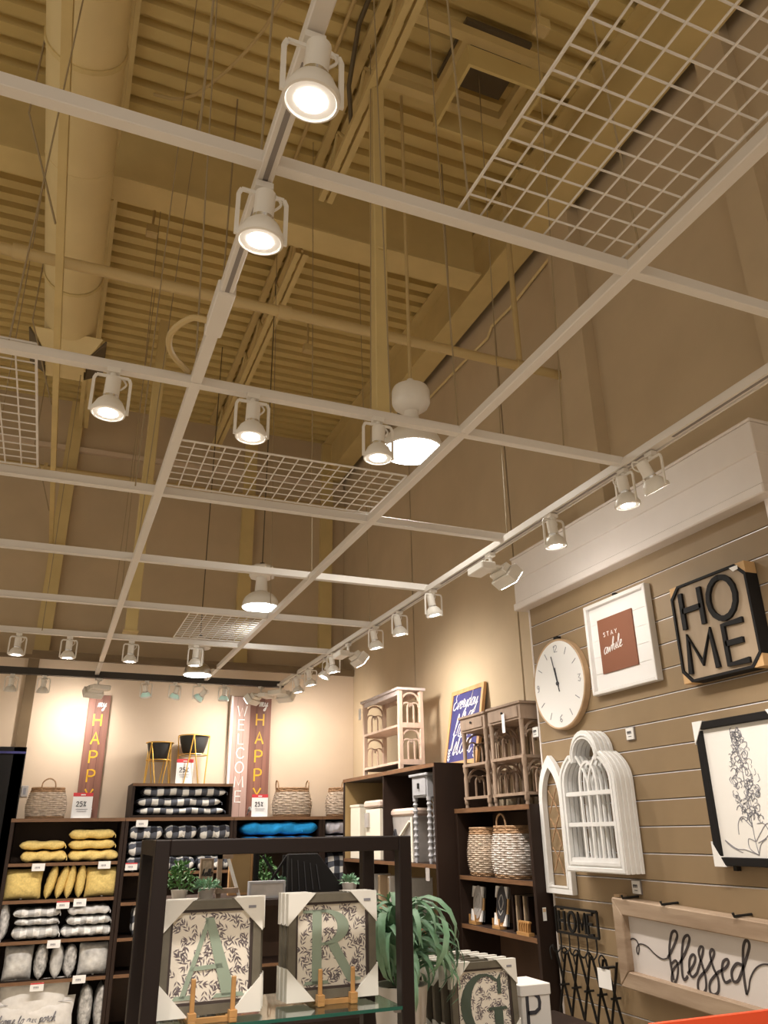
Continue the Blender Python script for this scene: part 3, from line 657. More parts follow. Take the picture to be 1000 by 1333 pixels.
for S, ww in (([(130, 400), (135, 360), (160, 342), (185, 355), (200, 395), (195, 438), (187, 425), (186, 398), (205, 375), (250, 390), (300, 440), (345, 468), (378, 462)], .0055),
          ([(378, 462), (410, 400), (436, 330), (425, 297), (402, 310), (388, 400), (395, 490), (408, 560), (415, 600)], .012), ([(400, 500), (428, 478), (442, 520), (436, 585), (418, 620), (402, 600), (410, 540), (440, 500), (465, 485)], .010),
          ([(455, 490), (490, 420), (512, 350), (500, 322), (475, 350), (465, 450), (468, 560), (482, 598), (502, 575)], .012), ([(502, 560), (540, 500), (548, 455), (530, 442), (512, 480), (515, 555), (535, 580), (560, 555)], .011),
          ([(560, 555), (590, 450), (597, 402), (580, 394), (570, 430), (590, 500), (612, 580), (615, 655), (590, 680), (566, 650), (572, 590), (620, 535)], .011),
          ([(620, 535), (658, 460), (665, 422), (650, 410), (640, 440), (660, 520), (690, 590), (692, 668), (665, 690), (640, 668), (642, 610), (690, 550)], .011), ([(690, 550), (735, 525), (755, 490), (745, 470), (720, 490), (715, 560), (735, 613), (770, 600)], .011),
          ([(835, 505), (805, 498), (775, 545), (783, 603), (812, 605), (840, 540), (878, 420), (882, 372), (862, 354), (846, 400), (846, 520), (856, 620), (868, 690)], .012), ([(868, 690), (880, 655), (890, 590), (920, 532), (960, 504), (1000, 503), (1060, 520), (1120, 500)], .006)):
    tx.stroke([bl(*q) for q in S], ww, -.055, -.052, smooth=6)
part('lettering', tx, 'bless_ink', t)
part('cardboard_corner', MB().prism([(-.012, h-.10), (.0, h-.10), (.035, h+.012), (-.012, h+.012)], -.06, -.01), 'cardboard', t)
for x in (.11, .40, .85): part('hook', MB().tube([(x, -.001, h+.01-x*.035), (x, -.10, h+.006-x*.035), (x, -.105, h+.02-x*.035)], .006, 6), 'black_iron', t)
# ---- arched frames
def arch_outline(w, h, rise, n=10):
    return [(0, 0), (w, 0)]+[(w/2+w/2*math.cos(a*PI/(2*n)), h-rise+rise*math.sin(a*PI/(2*n))) for a in range(0, 2*n+1)]
def arched_frame(Xf, y0, z0, label):
    t = thing('arched_frame', label, 'wall decor', (Xf, y0, z0), R90, 'white arched window frames hung one on another'); w, h = .52, .735
    def lobe(s, n=9):   # outline with a rounded top lobe above two shoulders
        b = (1-s)*.26
        L = [(b, b), (w-b, b), (w-b, .45)]
        L += [(w/2+(w/2-b)*math.cos(a), .45+(.175*s)*math.sin(a)/math.sin(1.1)) for a in [i*1.1/n for i in range(1, n)]]
        r = .125*s+.0; cx, cz = w/2, h-.125-(.02 if s < 1 else 0)
        L += [(cx+r*math.cos(a), cz+r*math.sin(a)) for a in [-.25+i*(PI+.5)/12 for i in range(13)]]
        L += [(w/2-(w/2-b)*math.cos(a), .45+(.175*s)*math.sin(a)/math.sin(1.1)) for a in [(n-i)*1.1/n for i in range(1, n)]]
        L += [(b, .45)]; return L
    part('frame', MB().ring(lobe(1), lobe(.80), -.022, 0), 'arch_white', t, bev=.002)
    part('moulding', MB().ring(lobe(.985), lobe(.90), -.030, -.022), 'arch_white', t, bev=.002)
    part('inner_lip', MB().ring(lobe(.86), lobe(.80), -.027, -.022), 'arch_white', t)
    for z in (.24, .40): part('crossbar', B(.055, w-.055, -.020, -.004, z-.011, z+.011), 'arch_white', t)
    part('sill', B(.052, w-.052, -.020, -.004, .05, .072), 'arch_white', t)
    for x in (.19, .265, .34): part('mullion', B(x-.007, x+.007, -.018, -.005, .06, .40 if x != .265 else .46), 'arch_white', t)
    tr = MB()
    tr.stroke([(.19, .40), (.193, .48), (.215, .535), (.265, .565), (.315, .535), (.337, .48), (.34, .40)], .014, -.018, -.005, smooth=4)
    tr.stroke([(.265, .44), (.285, .50), (.335, .575), (.36, .60)], .012, -.017, -.006, smooth=4); tr.stroke([(.265, .44), (.245, .50), (.195, .575), (.17, .60)], .012, -.017, -.006, smooth=4)
    part('tracery', tr, 'arch_white', t)
q = PX(741, 1134, WS-.12)
for k, wd in ((3, 'frontmost of the stack'), (2, 'second of the stack'), (1, 'third of the stack'), (0, 'rearmost of the stack')):
    arched_frame(WS-.010-k*.031, q.y+.008, q.z, 'white arched window frame with round top, '+wd)
q = PX(712, 1162, WS-.04)
t = thing('pointed_frame', 'narrow white pointed arch frame beside the arched frames', 'wall decor', (WS-.004, q.y+.005, q.z), R90); w, h = .27, .775
def gothic(b, hh):
    L = [(b, b), (w-b, b), (w-b, .50)]; n = 8
    for i in range(1, n): a = i/n; L.append((w-b-(w-2*b)*(1-math.cos(a*PI/3)), .50+(hh-.50)*math.sin(a*PI/3)/.866))
    L.append((w/2, hh))
    for i in range(n-1, 0, -1): a = i/n; L.append((b+(w-2*b)*(1-math.cos(a*PI/3)), .50+(hh-.50)*math.sin(a*PI/3)/.866))
    L.append((b, .50)); return L
part('frame', MB().ring(gothic(0, h), gothic(.042, h-.07), -.035, 0), 'arch_white', t, bev=.002); part('inner_lip', MB().ring(gothic(.034, h-.058), gothic(.044, h-.073), -.038, -.03), 'arch_white', t)
fl = MB()
for zz in (.12, .28, .44):
    fl.stroke([(w/2-.05, zz), (w/2, zz+.08), (w/2+.04, zz+.14)], .006, -.02, -.014, smooth=4); fl.stroke([(w/2+.05, zz-.02), (w/2+.01, zz+.06), (w/2-.05, zz+.13)], .006, -.02, -.014, smooth=4)
part('scroll_wires', fl, 'wicker_brown', t)
# ---- price tags on the slatwall
for px, py, w_ in ((820, 955, 'to the right of the arched frames, upper'), (828, 1155, 'below the arched frames'), (697, 953, 'under the clock')):
    p = PX(px, py, WS-.012); t = thing('price_tag', 'small white price tag on the slatwall '+w_, 'price tag', (WS, p.y, p.z), R90)
    part('card', B(-.03, .03, -.013, -.008, -.03, .03), 'tag_white', t); part('holder', B(-.034, .034, -.008, 0, -.034, .034), 'track_slot', t)
    tx = MB(); caps(tx, '1999', -.022, -.002, .014, .003, -.0145, -.013, gap=.2); tx.box(-.012, .012, -.0145, -.013, -.016, -.013); part('print', tx, 'ink', t)
# ---- hook racks
p = PX(721, 1180, WS-.03)
t = thing('hook_rack', 'black iron hook rack with the cut out word HOME', 'hook rack', (WS, p.y, p.z-.13), R90)
fr = MB()
for a, b in (((0, .13), (.40, .13)), ((0, .0), (.40, .0)), ((0, .0), (0, .13)), ((.40, .0), (.40, .13))): fr.beam((a[0], -.02, a[1]), (b[0], -.02, b[1]), .012, .010, (0, 1, 0))
part('frame', fr, 'black_iron', t)
for i, ch in enumerate('HOME'):
    lb = MB(); x = .03+i*.093
    for st in CAPS[ch]: lb.stroke([(x+a[0]*.08, .012+a[1]*.10) for a in st], .013, -.026, -.014)
    part('letter', lb, 'black_iron', t)
for i in range(5): part('hook', MB().tube(crom([(.03+i*.085, -.02, 0), (.03+i*.085, -.022, -.07), (.03+i*.085, -.05, -.10), (.03+i*.085, -.075, -.085), (.03+i*.085, -.075, -.06)], 4), .005, 6), 'black_iron', t, True)
for x in (.05, .35): part('wall_peg', MB().tube([(x, -.02, .12), (x, 0, .12)], .005, 6), 'black_iron', t)
p = PX(722, 1235, WS-.04); p2_ = PX(730, 1325, WS-.04); hh = p.z-p2_.z
t = thing('accordion_rack', 'black iron accordion rack of crossed bars with wire hooks', 'hook rack', (WS, p.y, p2_.z), R90)
for i in range(5):
    x = i*.115
    for s in (0, 1): part('lattice_bar', MB().beam((x+(0 if s else .115), -.03-.012*s, 0), (x+(.115 if s else 0), -.03-.012*s, hh), .004, .014, (0, 1, 0)), 'black_iron', t)
    part('peg', MB().tube([(x+.0575, 0, hh/2), (x+.0575, -.06, hh/2)], .006, 6), 'black_iron', t)
    part('hook', MB().tube(crom([(x, -.03, .0), (x, -.035, -.05), (x, -.06, -.075), (x, -.075, -.05)], 4), .004, 6), 'black_iron', t, True)
    part('hook', MB().tube(crom([(x, -.03, hh), (x, -.05, hh+.02), (x, -.07, hh-.0), (x+.01, -.07, hh-.05)], 4), .004, 6), 'black_iron', t, True)
p = PX(790, 1275, WS-.06); t = thing('hang_card', 'clear plastic hang card on the accordion rack', 'price tag', (WS-.075, p.y+.05, p.z), R90); part('card', B(0, .11, -.002, 0, -.04, .05), 'tag_white', t); part('clip', B(.04, .07, -.006, .075, .05, .058), 'black_iron', t)

# ================================================================== RIGHT HAND BOOKCASES
def bookcase(name, label, loc, rz, w, d, h, shelves, parts=(), t_=.03, kick=.08, back='shelf_back'):
    t = thing(name, label, 'shelf unit', loc, rz)
    for x in (0, w-t_): part('side_panel', B(x, x+t_, 0, d, 0, h), 'espresso', t, bev=.002)
    part('top', B(t_, w-t_, 0, d, h-t_, h), 'espresso', t); part('back_panel', B(t_, w-t_, d-.012, d, 0, h-t_), back, t); part('kick_plate', B(t_, w-t_, .02, .04, 0, kick), 'espresso', t)
    for z in shelves:
        s = part('shelf', B(t_, w-t_, .006, d-.012, z-.024, z), 'espresso', t); part('shelf_edge', B(t_, w-t_, 0, .006, z-.025, z+.001), 'espresso_edge', s)
    for x, z0, z1 in parts: part('divider', B(x-.012, x+.012, .004, d-.012, z0, z1), 'espresso', t)
    part('top_edge', B(0, w, -.004, 0, h-t_, h), 'espresso_edge', t)
    return t
AX = 2.62; AY0, AY1 = PX(447, 1015, AX).y, PX(565, 992, AX).y; AZ = PX(520, 1001, AX).z
az = PX(500, 1121, AX).z
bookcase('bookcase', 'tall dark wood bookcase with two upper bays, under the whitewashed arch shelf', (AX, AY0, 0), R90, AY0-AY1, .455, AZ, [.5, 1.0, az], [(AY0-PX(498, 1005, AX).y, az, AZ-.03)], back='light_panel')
BY1 = SY0+.02; BX = PY(693, 1100, BY1).x; BY0 = AY1-.006; BZ = PX(645, 1049.5, BX).z
bz1 = PX(640, 1143, BX).z; bz2 = PX(650, 1212, BX).z
bookcase('bookcase', 'lower dark wood bookcase with baskets, against the slatwall edge', (BX, BY0, 0), R90, BY0-BY1, WR-.012-BX, BZ, [.25, bz2, bz1])
bt = PX(706, 1188, BX-.002); t = thing('price_tag', 'small white sticker on the dark bookcase end panel', 'price tag', (PY(709, 1190, BY1).x, BY1-.0005, PY(709, 1190, BY1).z)); part('card', B(-.012, .012, -.002, 0, -.035, .035), 'tag_white', t); part('strip', B(-.01, .01, -.003, -.002, .012, .03), 'cardboard', t)

_a = bpy.data.objects['bookcase']; part('lit_side_sheet', B(.03, .035, .01, .44, az, AZ-.03), 'light_panel', _a)  # added tan sheet, paints the far bay's end panel as if lit
# ---- arch tracery used by shelves and tables
def tracery(w, h, th=.010, y0=-.006, y1=.006):
    m = MB()
    def arc(cx, r, z, n=10, squash=1): return [(cx-r*math.cos(i*PI/n), z+r*squash*math.sin(i*PI/n)) for i in range(n+1)]
    zs = h*.50
    m.stroke(arc(w/2, w/2-th/2, h-w*.46 if h > w*.5 else h*.5, 12, .9), th*1.3, y0, y1)
    r = w/4
    m.stroke(arc(w/2-r+th/4, r-th/4, zs, 10, 1.05), th, y0, y1); m.stroke(arc(w/2+r-th/4, r-th/4, zs, 10, 1.05), th, y0, y1); 
    m.stroke(arc(w/2, r*.72, zs*.98, 10, 1.2), th, y0, y1)
    for x in (w/2-r*.72, w/2+r*.72): m.stroke([(x, 0), (x, zs)], th, y0, y1)
    return m
# ---- whitewashed arch shelf on the bookcase
ex = AX+.03; q = PX(521, 998, ex); q2 = PX(473, 1006, ex); ey1, ey0 = q.y, q2.y; eh = PX(520, 894, ex).z-AZ; ed = PY(553, 993, ey1).x-ex; ew = ey0-ey1
t = thing('arch_shelf', 'whitewashed three tier shelf with arched tracery ends, on the tall bookcase', 'shelf', (ex, ey0, AZ), R90)
part('top', B(-.02, ew+.02, -.02, ed+.02, eh-.022, eh), 'whitewash_top', t, bev=.003); part('apron', B(0, ew, 0, .015, eh-.06, eh-.022), 'whitewash_top', t)
part('apron', B(0, ew, ed-.015, ed, eh-.06, eh-.022), 'whitewash', t)
for x in (.015, ew-.015):
    for y in (.015, ed-.015):
        part('post', B(x-.018, x+.018, y-.018, y+.018, .0, eh-.022), 'whitewash', t, bev=.003)
zs1, zs2 = .07, .07+(eh-.10)*.52
for z in (zs1, zs2):
    part('shelf', B(0, ew, 0, ed, z-.02, z), 'whitewash', t, bev=.002)
    for x in (.015, ew-.015):
        part('end_rail', B(x-.02, x+.02, 0, ed, z-.03, z+.012), 'whitewash', t); hz = (zs2-zs1-.035) if z == zs1 else eh-.035-zs2
        part('tracery', tracery(ed-.06, hz-.012, .011), 'whitewash', t, loc=(x, .03, z+.012), rot=(0, 0, PI/2))
part('tag', B(-.055, -.0, -.025, -.02, eh-.16, eh-.06), 'tag_white', t)
# ---- everyday sign
b0 = PX(577, 993, 2.95); top = PX(591, 901, 3.06); w = b0.y-PX(628, 888, 3.06).y+.03; h = top.z-AZ; lean = math.atan2(.11, h)
t = thing('chalk_sign', 'navy chalkboard sign in a wooden frame reading Everyday is a fresh start', 'sign', (2.95, b0.y+.0, AZ+.001), R90); hh = h/math.cos(lean)
g = bpy.data.objects.new
def leanpart(name, mb, m, bev=0): return part(name, mb, m, t, rot=(-lean, 0, 0), bev=bev)
for qd in ([(0, 0), (w, 0), (w-.035, .035), (.035, .035)], [(0, hh), (.035, hh-.035), (w-.035, hh-.035), (w, hh)], [(0, 0), (.035, .035), (.035, hh-.035), (0, hh)], [(w, 0), (w, hh), (w-.035, hh-.035), (w-.035, .035)]):
    leanpart('frame_rail', MB().prism(qd, 0, .025), 'oak')
leanpart('panel', B(.034, w-.034, .008, .02, .034, hh-.034), 'navy')
tx = MB(); s = (w-.09)/7.3
cursive(tx, 'Everyday', .045, hh*.74, s*1.0, .006, .005, .008); cursive(tx, 'is a', w*.38, hh*.56, s*1.1, .006, .005, .008); cursive(tx, 'fresh', w*.17, hh*.36, s*1.5, .007, .005, .008); cursive(tx, 'start', w*.22, hh*.15, s*1.5, .007, .005, .008)
for sx in (.06, w-.07):
    for k in range(4): tx.stroke([(sx, .05+k*.025), (sx+.02, .07+k*.025)], .008, .005, .008); tx.stroke([(sx, .05+k*.025), (sx-.015, .07+k*.025)], .008, .005, .008)
leanpart('lettering', tx, 'sign_white')
# ---- arch side tables on the lower bookcase
def arch_table(y0, y1, zt, label, d):
    w = y0-y1; h = zt-BZ
    t = thing('arch_table', label, 'side table', (BX+.012, y0, BZ), R90, 'grey wood arch side tables')
    part('top', B(-.012, w+.012, -.008, d, h-.018, h), 'greywood', t, bev=.003)
    dh = .115
    part('case', MB().box(0, w, .004, d-.006, h-dh, h-.018), 'greywood', t); dw = part('drawer', B(.03, w-.03, -.004, .004, h-dh+.012, h-.03), 'greywood', t, bev=.003)
    part('knob', MB().lathe([(.004, -.018), (.009, -.014), (.006, -.004)], 12, (w/2, 0, h-dh/2), axis='y'), 'black_iron', dw, True)
    for x in (.02, w-.02):
        for y in (.02, d-.026):
            pr = [(.014, 0), (.012, .02), (.018, .03), (.018, .06), (.014, .07), (.016, .20), (.012, .23), (.019, .25), (.019, .29), (.013, .31), (.016, h-dh-.05), (.018, h-dh)]
            part('leg', MB().lathe(pr, 10, (x, y, 0)), 'greywood', t, True)
    hz = [.075, .075+(h-dh-.075)*.50]
    for i, z in enumerate(hz):
        part('shelf', B(.004, w-.004, .004, d-.008, z-.018, z), 'greywood', t); top_ = hz[1]-.018 if i == 0 else h-dh
        for x in (.02, w-.02): part('tracery', tracery(d-.08, top_-z, .010), 'greywood', t, loc=(x, .037, z), rot=(0, 0, PI/2))
        part('tracery', tracery(w-.08, top_-z, .010), 'greywood', t, loc=(.04, d-.025, z))
    return t
fy0, fy1 = PX(604, 1050, BX+.012).y, PX(637, 1048, BX+.012).y; ny0, ny1 = PX(641.5, 1048, BX+.012).y, PX(686, 1046, BX+.012).y
arch_table(fy0, fy1, PX(600, 934, BX+.012).z, 'smaller grey wood arch table with drawer, farther from the clock', .27)
t = arch_table(ny0, ny1, PX(675, 911.5, BX+.012).z, 'larger grey wood arch table with drawer, beside the clock', .27)
p = PX(656, 938, BX); t = thing('hang_tag', 'white hang tag dangling from the larger arch table drawer', 'price tag', (BX-.002, p.y, p.z), R90); part('card', B(-.015, .02, -.006, -.003, -.08, .04), 'tag_white', t); part('string', MB().tube([(.002, -.002, .03), (.002, .005, .05)], .002, 5), 'tag_white', t)

# ---- wicker baskets
def basket(loc, rz, w, d, h, label, m='wicker', top=.82, belly=1.0, base=.86, handles=1, group='wicker baskets', rows=18, nu=22):
    t = thing('wicker_basket', label, 'basket', loc, rz, group)
    def rad(f): return base+(belly-base)*math.sin(min(1, f/.45)*PI/2) if f < .45 else belly+(top-belly)*((f-.45)/.55)**1.3
    def pt(f, a, off):
        r = rad(f); c, s = math.cos(a), math.sin(a); k = 1/(abs(c)**3.2+abs(s)**3.2)**(1/3.2)
        return ((w/2*r+off)*c*k, (d/2*r+off)*s*k, h*f)
    def band(f0, f1, nr, name, mm):
        P_ = []
        for j in range(nr*2+1):
            for i in range(nu*2):
                jj = j//2; ii = i//2
                off = ((.008 if (jj+ii) % 2 else .003) if j % 2 else -.004)*(1 if i % 2 else .6)
                P_.append(pt(f0+(f1-f0)*j/(nr*2), 2*PI*i/(nu*2), off))
        part(name, MB().grid(P_, nu*2, nr*2+1, True), mm, t, True, angle=80)
    band(0, .07, 2, 'base_band', 'wicker_brown'); band(.07, .86, rows, 'weave', m); band(.86, 1.0, 3, 'rim_band', 'wicker_brown')
    part('bottom', MB().prism([(x, z) for x, z in [(pt(0.01, 2*PI*i/24, -.004)[0], pt(.01, 2*PI*i/24, -.004)[1]) for i in range(24)]], 0, .006), 'wicker_brown', t, rot=(PI/2, 0, 0), loc=(0, 0, .008))
    part('rim', MB().tube([pt(1, 2*PI*i/28, 0) for i in range(29)], .008, 6), 'wicker_brown', t, True)
    for s in ((-1, 1) if handles == 1 else (1,) if handles == 2 else ()):
        x = w/2*top if handles == 1 else 0
        if handles == 1: part('handle', MB().tube(crom([(s*x, -.05, h-.02), (s*(x+.005), -.045, h+.05), (s*(x+.008), 0, h+.075), (s*(x+.005), .045, h+.05), (s*x, .05, h-.02)], 4), .007, 6), 'wicker_brown', t, True)
        else: part('handle', MB().tube(crom([(-.06, -d/2*top, h-.02), (-.05, -d/2*top, h+.05), (0, -d/2*top, h+.08), (.05, -d/2*top, h+.05), (.06, -d/2*top, h-.02)], 4), .007, 6), 'wicker_brown', t, True)
def bY(px, py, X=None): return PX(px, py, X or BX+.03).y
hB = PX(632, 1078, BX+.13).z-bz1
ya, yb_, yc = bY(616, 1140, BX+.1), bY(648, 1142, BX+.1), bY(690, 1146, BX+.1)
basket((BX+.13, (ya+yb_)/2, bz1), R90, ya-yb_-.025, .22, hB, 'pale wicker basket on the lower bookcase, farther one', 'wicker', handles=0)
basket((BX+.13, (yb_+yc)/2, bz1), R90, yb_-yc-.02, .23, hB*1.02, 'whitish wicker basket on the lower bookcase, nearer one', 'wicker_white', handles=2)
# ---- oval signs on little easels
def oval_sign(px, py, label, m):
    y = bY(px, py, BX+.08); t = thing('oval_sign', label, 'sign', (BX+.06, y, bz2), R90, 'small oval signs on easels'); hh = (PX(px, 1152, BX+.08).z-bz2)*.97; w = .15
    part('backboard', B(-w/2, w/2, .02, .03, .02, hh), 'kraft', t, rot=(-.12, 0, 0)); part('oval', MB().prism([(.062*math.cos(i*PI/14), .02+hh/2+hh*.44*math.sin(i*PI/14)) for i in range(28)], .012, .02), m, t, rot=(-.12, 0, 0))
    part('easel', MB().box(-.05, .05, -.02, .03, 0, .018).box(-.045, -.035, -.02, -.012, .018, .06).box(.035, .045, -.02, -.012, .018, .06), 'easel', t)
    for cx, cz in ((-w/2, .02), (w/2, .02), (w/2, hh), (-w/2, hh)):
        sx = 1 if cx < 0 else -1; sz = 1 if cz < .1 else -1
        part('corner_protector', MB().prism([(cx, cz), (cx+sx*.04, cz), (cx, cz+sz*.07)], .008, .032), 'tag_white', t, rot=(-.12, 0, 0))
    tx = MB(); tx.stroke([(-.03, .02+hh*.55), (0, .02+hh*.72), (.03, .02+hh*.55), (0, .02+hh*.36), (-.03, .02+hh*.55)], .006, .009, .012, smooth=4); tx.stroke([(-.03, .03+hh*.3), (.0, .03+hh*.2), (.03, .03+hh*.32)], .006, .009, .012, smooth=4)
    part('motif', tx, 'speck', t, rot=(-.12, 0, 0))
oval_sign(622, 1205, 'small grey oval sign on an easel, lower bookcase, left one', 'hamper')
oval_sign(653, 1210, 'small black oval sign on an easel, lower bookcase, right one', 'slate')
for i in range(5):
    y = bY(673+i*5, 1212, BX+.08); t = thing('boxed_frame', 'dark thin framed plaque stored on edge on the lower bookcase, %s from the left' % ('first', 'second', 'third', 'fourth', 'fifth')[i], 'frame', (BX+.06, y, bz2), R90, 'plaques on edge'); part('frame', B(-.008, .008, .0, .16, .0, .21), 'board_wood' if i % 2 else 'espresso', t, bev=.002); part('face', B(-.009, -.008, .01, .15, .01, .2), 'black', t)
p = PX(684, 1222, BX+.02); t = thing('carved_block', 'low carved wooden letter block in front of the plaques', 'wood block', (BX+.004, p.y, bz2), R90); part('plinth', B(-.07, .07, 0, .04, 0, .018), 'easel', t)
cb = MB()
for i in range(5): cb.stroke([(-.055+i*.024, .018), (-.06+i*.026, .05), (-.045+i*.024, .075)], .009, .01, .03, smooth=3)
cb.box(-.065, .065, .012, .028, .068, .078); part('carving', cb, 'easel', t)
# ---- things in the tall bookcase
def aY_(px, py, X): return PX(px, py, X).y
y = aY_(486, 1090, AX+.1); t = thing('storage_box', 'tall cream lidded box in the far bay of the tall bookcase', 'box', (AX+.06, y+.08, az), R90); hz = PX(486, 1042, AX+.06).z-az
part('body', B(0, .34, 0, .25, 0, hz-.07), 'cream', t, bev=.004); part('lid', B(-.015, .355, -.015, .265, hz-.06, hz), 'hamper_lid', t, bev=.015); part('label_plate', B(.02, .10, -.02, -.002, hz-.22, hz-.10), 'hamper', t)
y = aY_(465, 1090, AX+.06); t = thing('lamp_shade_box', 'small bright cream box at the far end of the tall bookcase', 'box', (AX+.05, y+.15, az), R90); part('body', B(0, .24, 0, .2, 0, PX(468, 1050, AX+.05).z-az), 'cream', t, bev=.004); part('lid', B(-.004, .244, -.004, .204, PX(468, 1050, AX+.05).z-az, PX(468, 1050, AX+.05).z-az+.02), 'cream', t)
y = aY_(505, 1090, AX+.08); hz = PX(505, 1054, AX+.08).z-az; y2 = aY_(538, 1100, AX+.08); L = y-y2
t = thing('storage_hamper', 'grey wooden hamper with a rounded blush lid in the near bay', 'hamper', (AX+.08, y, az), R90)
part('body', MB().add([(.03, .03, 0), (L-.03, .03, 0), (L-.03, .33, 0), (.03, .33, 0), (0, 0, hz-.06), (L, 0, hz-.06), (L, .36, hz-.06), (0, .36, hz-.06)], [(3, 2, 1, 0), (4, 5, 6, 7), (0, 1, 5, 4), (1, 2, 6, 5), (2, 3, 7, 6), (3, 0, 4, 7)]), 'hamper', t)
part('lid', B(-.012, L+.012, -.012, .372, hz-.06, hz), 'hamper_lid', t, bev=.018)
part('brace', MB().beam((.05, -.004, .06), (L-.05, -.004, hz-.1), .012, .02, (0, 1, 0)), 'cream', t); part('corner_strip', B(L-.03, L+.002, -.006, .0, .0, hz-.07), 'cream', t); tx = MB(); tx.stroke([(.12, hz*.45), (.16, hz*.6), (.17, hz*.45), (.15, hz*.35), (.19, hz*.5)], .01, -.004, .008, smooth=4); part('monogram', tx, 'ink', t)
# turned-leg table
ty0, ty1 = aY_(539, 1122, AX+.03), aY_(561, 1124, AX+.03); hz = min(PX(548, 1007, AX+.03).z-az, AZ-.04-az); w = ty0-ty1
t = thing('turned_leg_table', 'pale grey side table with beaded turned legs in the tall bookcase', 'side table', (AX+.02, ty0, az), R90); d = .22
part('top', B(-.015, w+.015, -.012, d, hz-.02, hz), 'grey_paint', t, bev=.004); part('case', B(.01, w-.01, .008, d-.01, hz-.17, hz-.02), 'grey_paint', t); dw = part('drawer', B(.03, w-.03, .0, .008, hz-.155, hz-.035), 'grey_paint', t); part('pull', B(w/2-.01, w/2+.01, -.012, 0, hz-.11, hz-.07), 'black_iron', dw)
pr = [(.010, 0), (.014, .03)]
z = .03; nb = 9; bh = (hz-.17-.06)/nb
for i in range(nb): pr += [(.012, z+.004), (.021, z+bh*.5), (.012, z+bh-.004)]; z += bh
pr += [(.02, z+.005), (.02, hz-.17)]
for x in (.025, w-.025):
    for yy in (.025, d-.03): part('leg', MB().lathe(pr, 12, (x, yy, 0)), 'grey_paint', t, True)
part('tag', B(w-.03, w+.03, -.02, -.015, -.11, -.01), 'hamper', t)
for i in range(5):
    y = aY_(483+i*13, 1150, AX+.1); t = thing('boxed_frame', 'small boxed frame on the middle shelf of the tall bookcase, %s from the far end' % ('first', 'second', 'third', 'fourth', 'fifth')[i], 'frame', (AX+.08, y, 1.0), R90, 'boxed frames behind the leafy plant'); part('body', B(-.02, .02, 0, .2, 0, PX(500, 1140, AX+.08).z-1.0), 'cardboard' if i % 2 else 'white_fabric', t, bev=.003); part('face', B(-.015, .015, -.002, 0, .03, .3), 'board_wood', t)

# ================================================================== BACK WALL SHELVES
YS = 8.0; SZ = PY(90, 1065, YS).z
sx0, sx1, sx2, sx3, sx4 = PY(15, 1066, YS).x, PY(164, 1066, YS).x, PY(305, 1066, YS).x, PY(420, 1066, YS).x, 3.04
zz = [PY(75, y, YS).z for y in (1123, 1170.5, 1223, 1275)]
SD = YB-YS-.006
bookcase('shelf_unit', 'dark wood shelf unit full of yellow and grey cushions', (sx0, YS, 0), 0, sx1-sx0-.003, SD, SZ, [.12]+zz)
bookcase('shelf_unit', 'dark wood shelf unit full of checked cushions, with a tall box on top', (sx1, YS, 0), 0, sx2-sx1-.003, SD, SZ, [.12, zz[3], zz[2]-.02, zz[1]-.05, zz[0]-.10])
bookcase('shelf_unit', 'dark wood shelf unit with blue cushions', (sx2, YS, 0), 0, sx3-sx2-.003, SD, SZ, [.12, zz[3], zz[1], SZ-.30])
bookcase('shelf_unit', 'dark wood shelf unit with pale lavender cushions, in the far corner', (sx3, YS, 0), 0, sx4-sx3-.003, SD, SZ, [.12, zz[3], zz[1], SZ-.30])
CZ = PY(240, 1020, YS).z
t = thing('shelf_cubby', 'open dark wood cubby box of checked cushions on top of the shelves', 'shelf unit', (sx1+.03, YS, SZ+.001)); w = sx2-sx1-.06; h = CZ-SZ
for x in (0, w-.025): part('side_panel', B(x, x+.025, 0, SD, 0, h), 'espresso', t)
part('top', B(.025, w-.025, 0, SD, h-.025, h), 'espresso', t); part('bottom', B(.025, w-.025, 0, SD, 0, .02), 'espresso', t); part('back_panel', B(.025, w-.025, SD-.01, SD, .02, h-.025), 'black', t); part('top_edge', B(0, w, -.004, 0, h-.025, h), 'espresso_edge', t)

def pad_mesh(w, d, h, lobes, m, seed=0, fold=.16):
    r = random.Random(seed); P_ = []; nv = max(18, lobes*8); nu = 20; ph = [r.uniform(-.5, .5) for _ in range(4)]
    for j in range(nv+1):
        f = j/nv; x = (f-.5)*w; e = 1-abs(2*f-1)**10; e = max(e, .02)**.45
        lob = 1-fold*(abs(math.cos(PI*f*lobes+ph[0]*.3))**3); s = e*lob
        for i in range(nu):
            a = 2*PI*i/nu; c, q = math.cos(a), math.sin(a); k = 1/(abs(c)**4+abs(q)**4)**(1/4)
            wob = 1+.05*math.sin(5*f*PI+a*2+ph[1]*9)+.03*math.sin(13*f*PI+ph[2]*9+a)
            P_.append((x, d/2*c*k*(e*.25+.75)*wob, h/2*q*k*s*wob+h/2+.01*math.sin(f*7+ph[3]*8)*h*8*.06))
    mb = MB().grid(P_, nu, nv+1, True); mb.f.append(tuple(range(nu-1, -1, -1))); mb.f.append(tuple(nv*nu+i for i in range(nu)))
    zmin = min(v[2] for v in mb.v); zmax = max(v[2] for v in mb.v); mb.v = [(v[0], v[1], (v[2]-zmin)*h/(zmax-zmin)) for v in mb.v]
    return mesh('cushion', mb, m, True, 80)
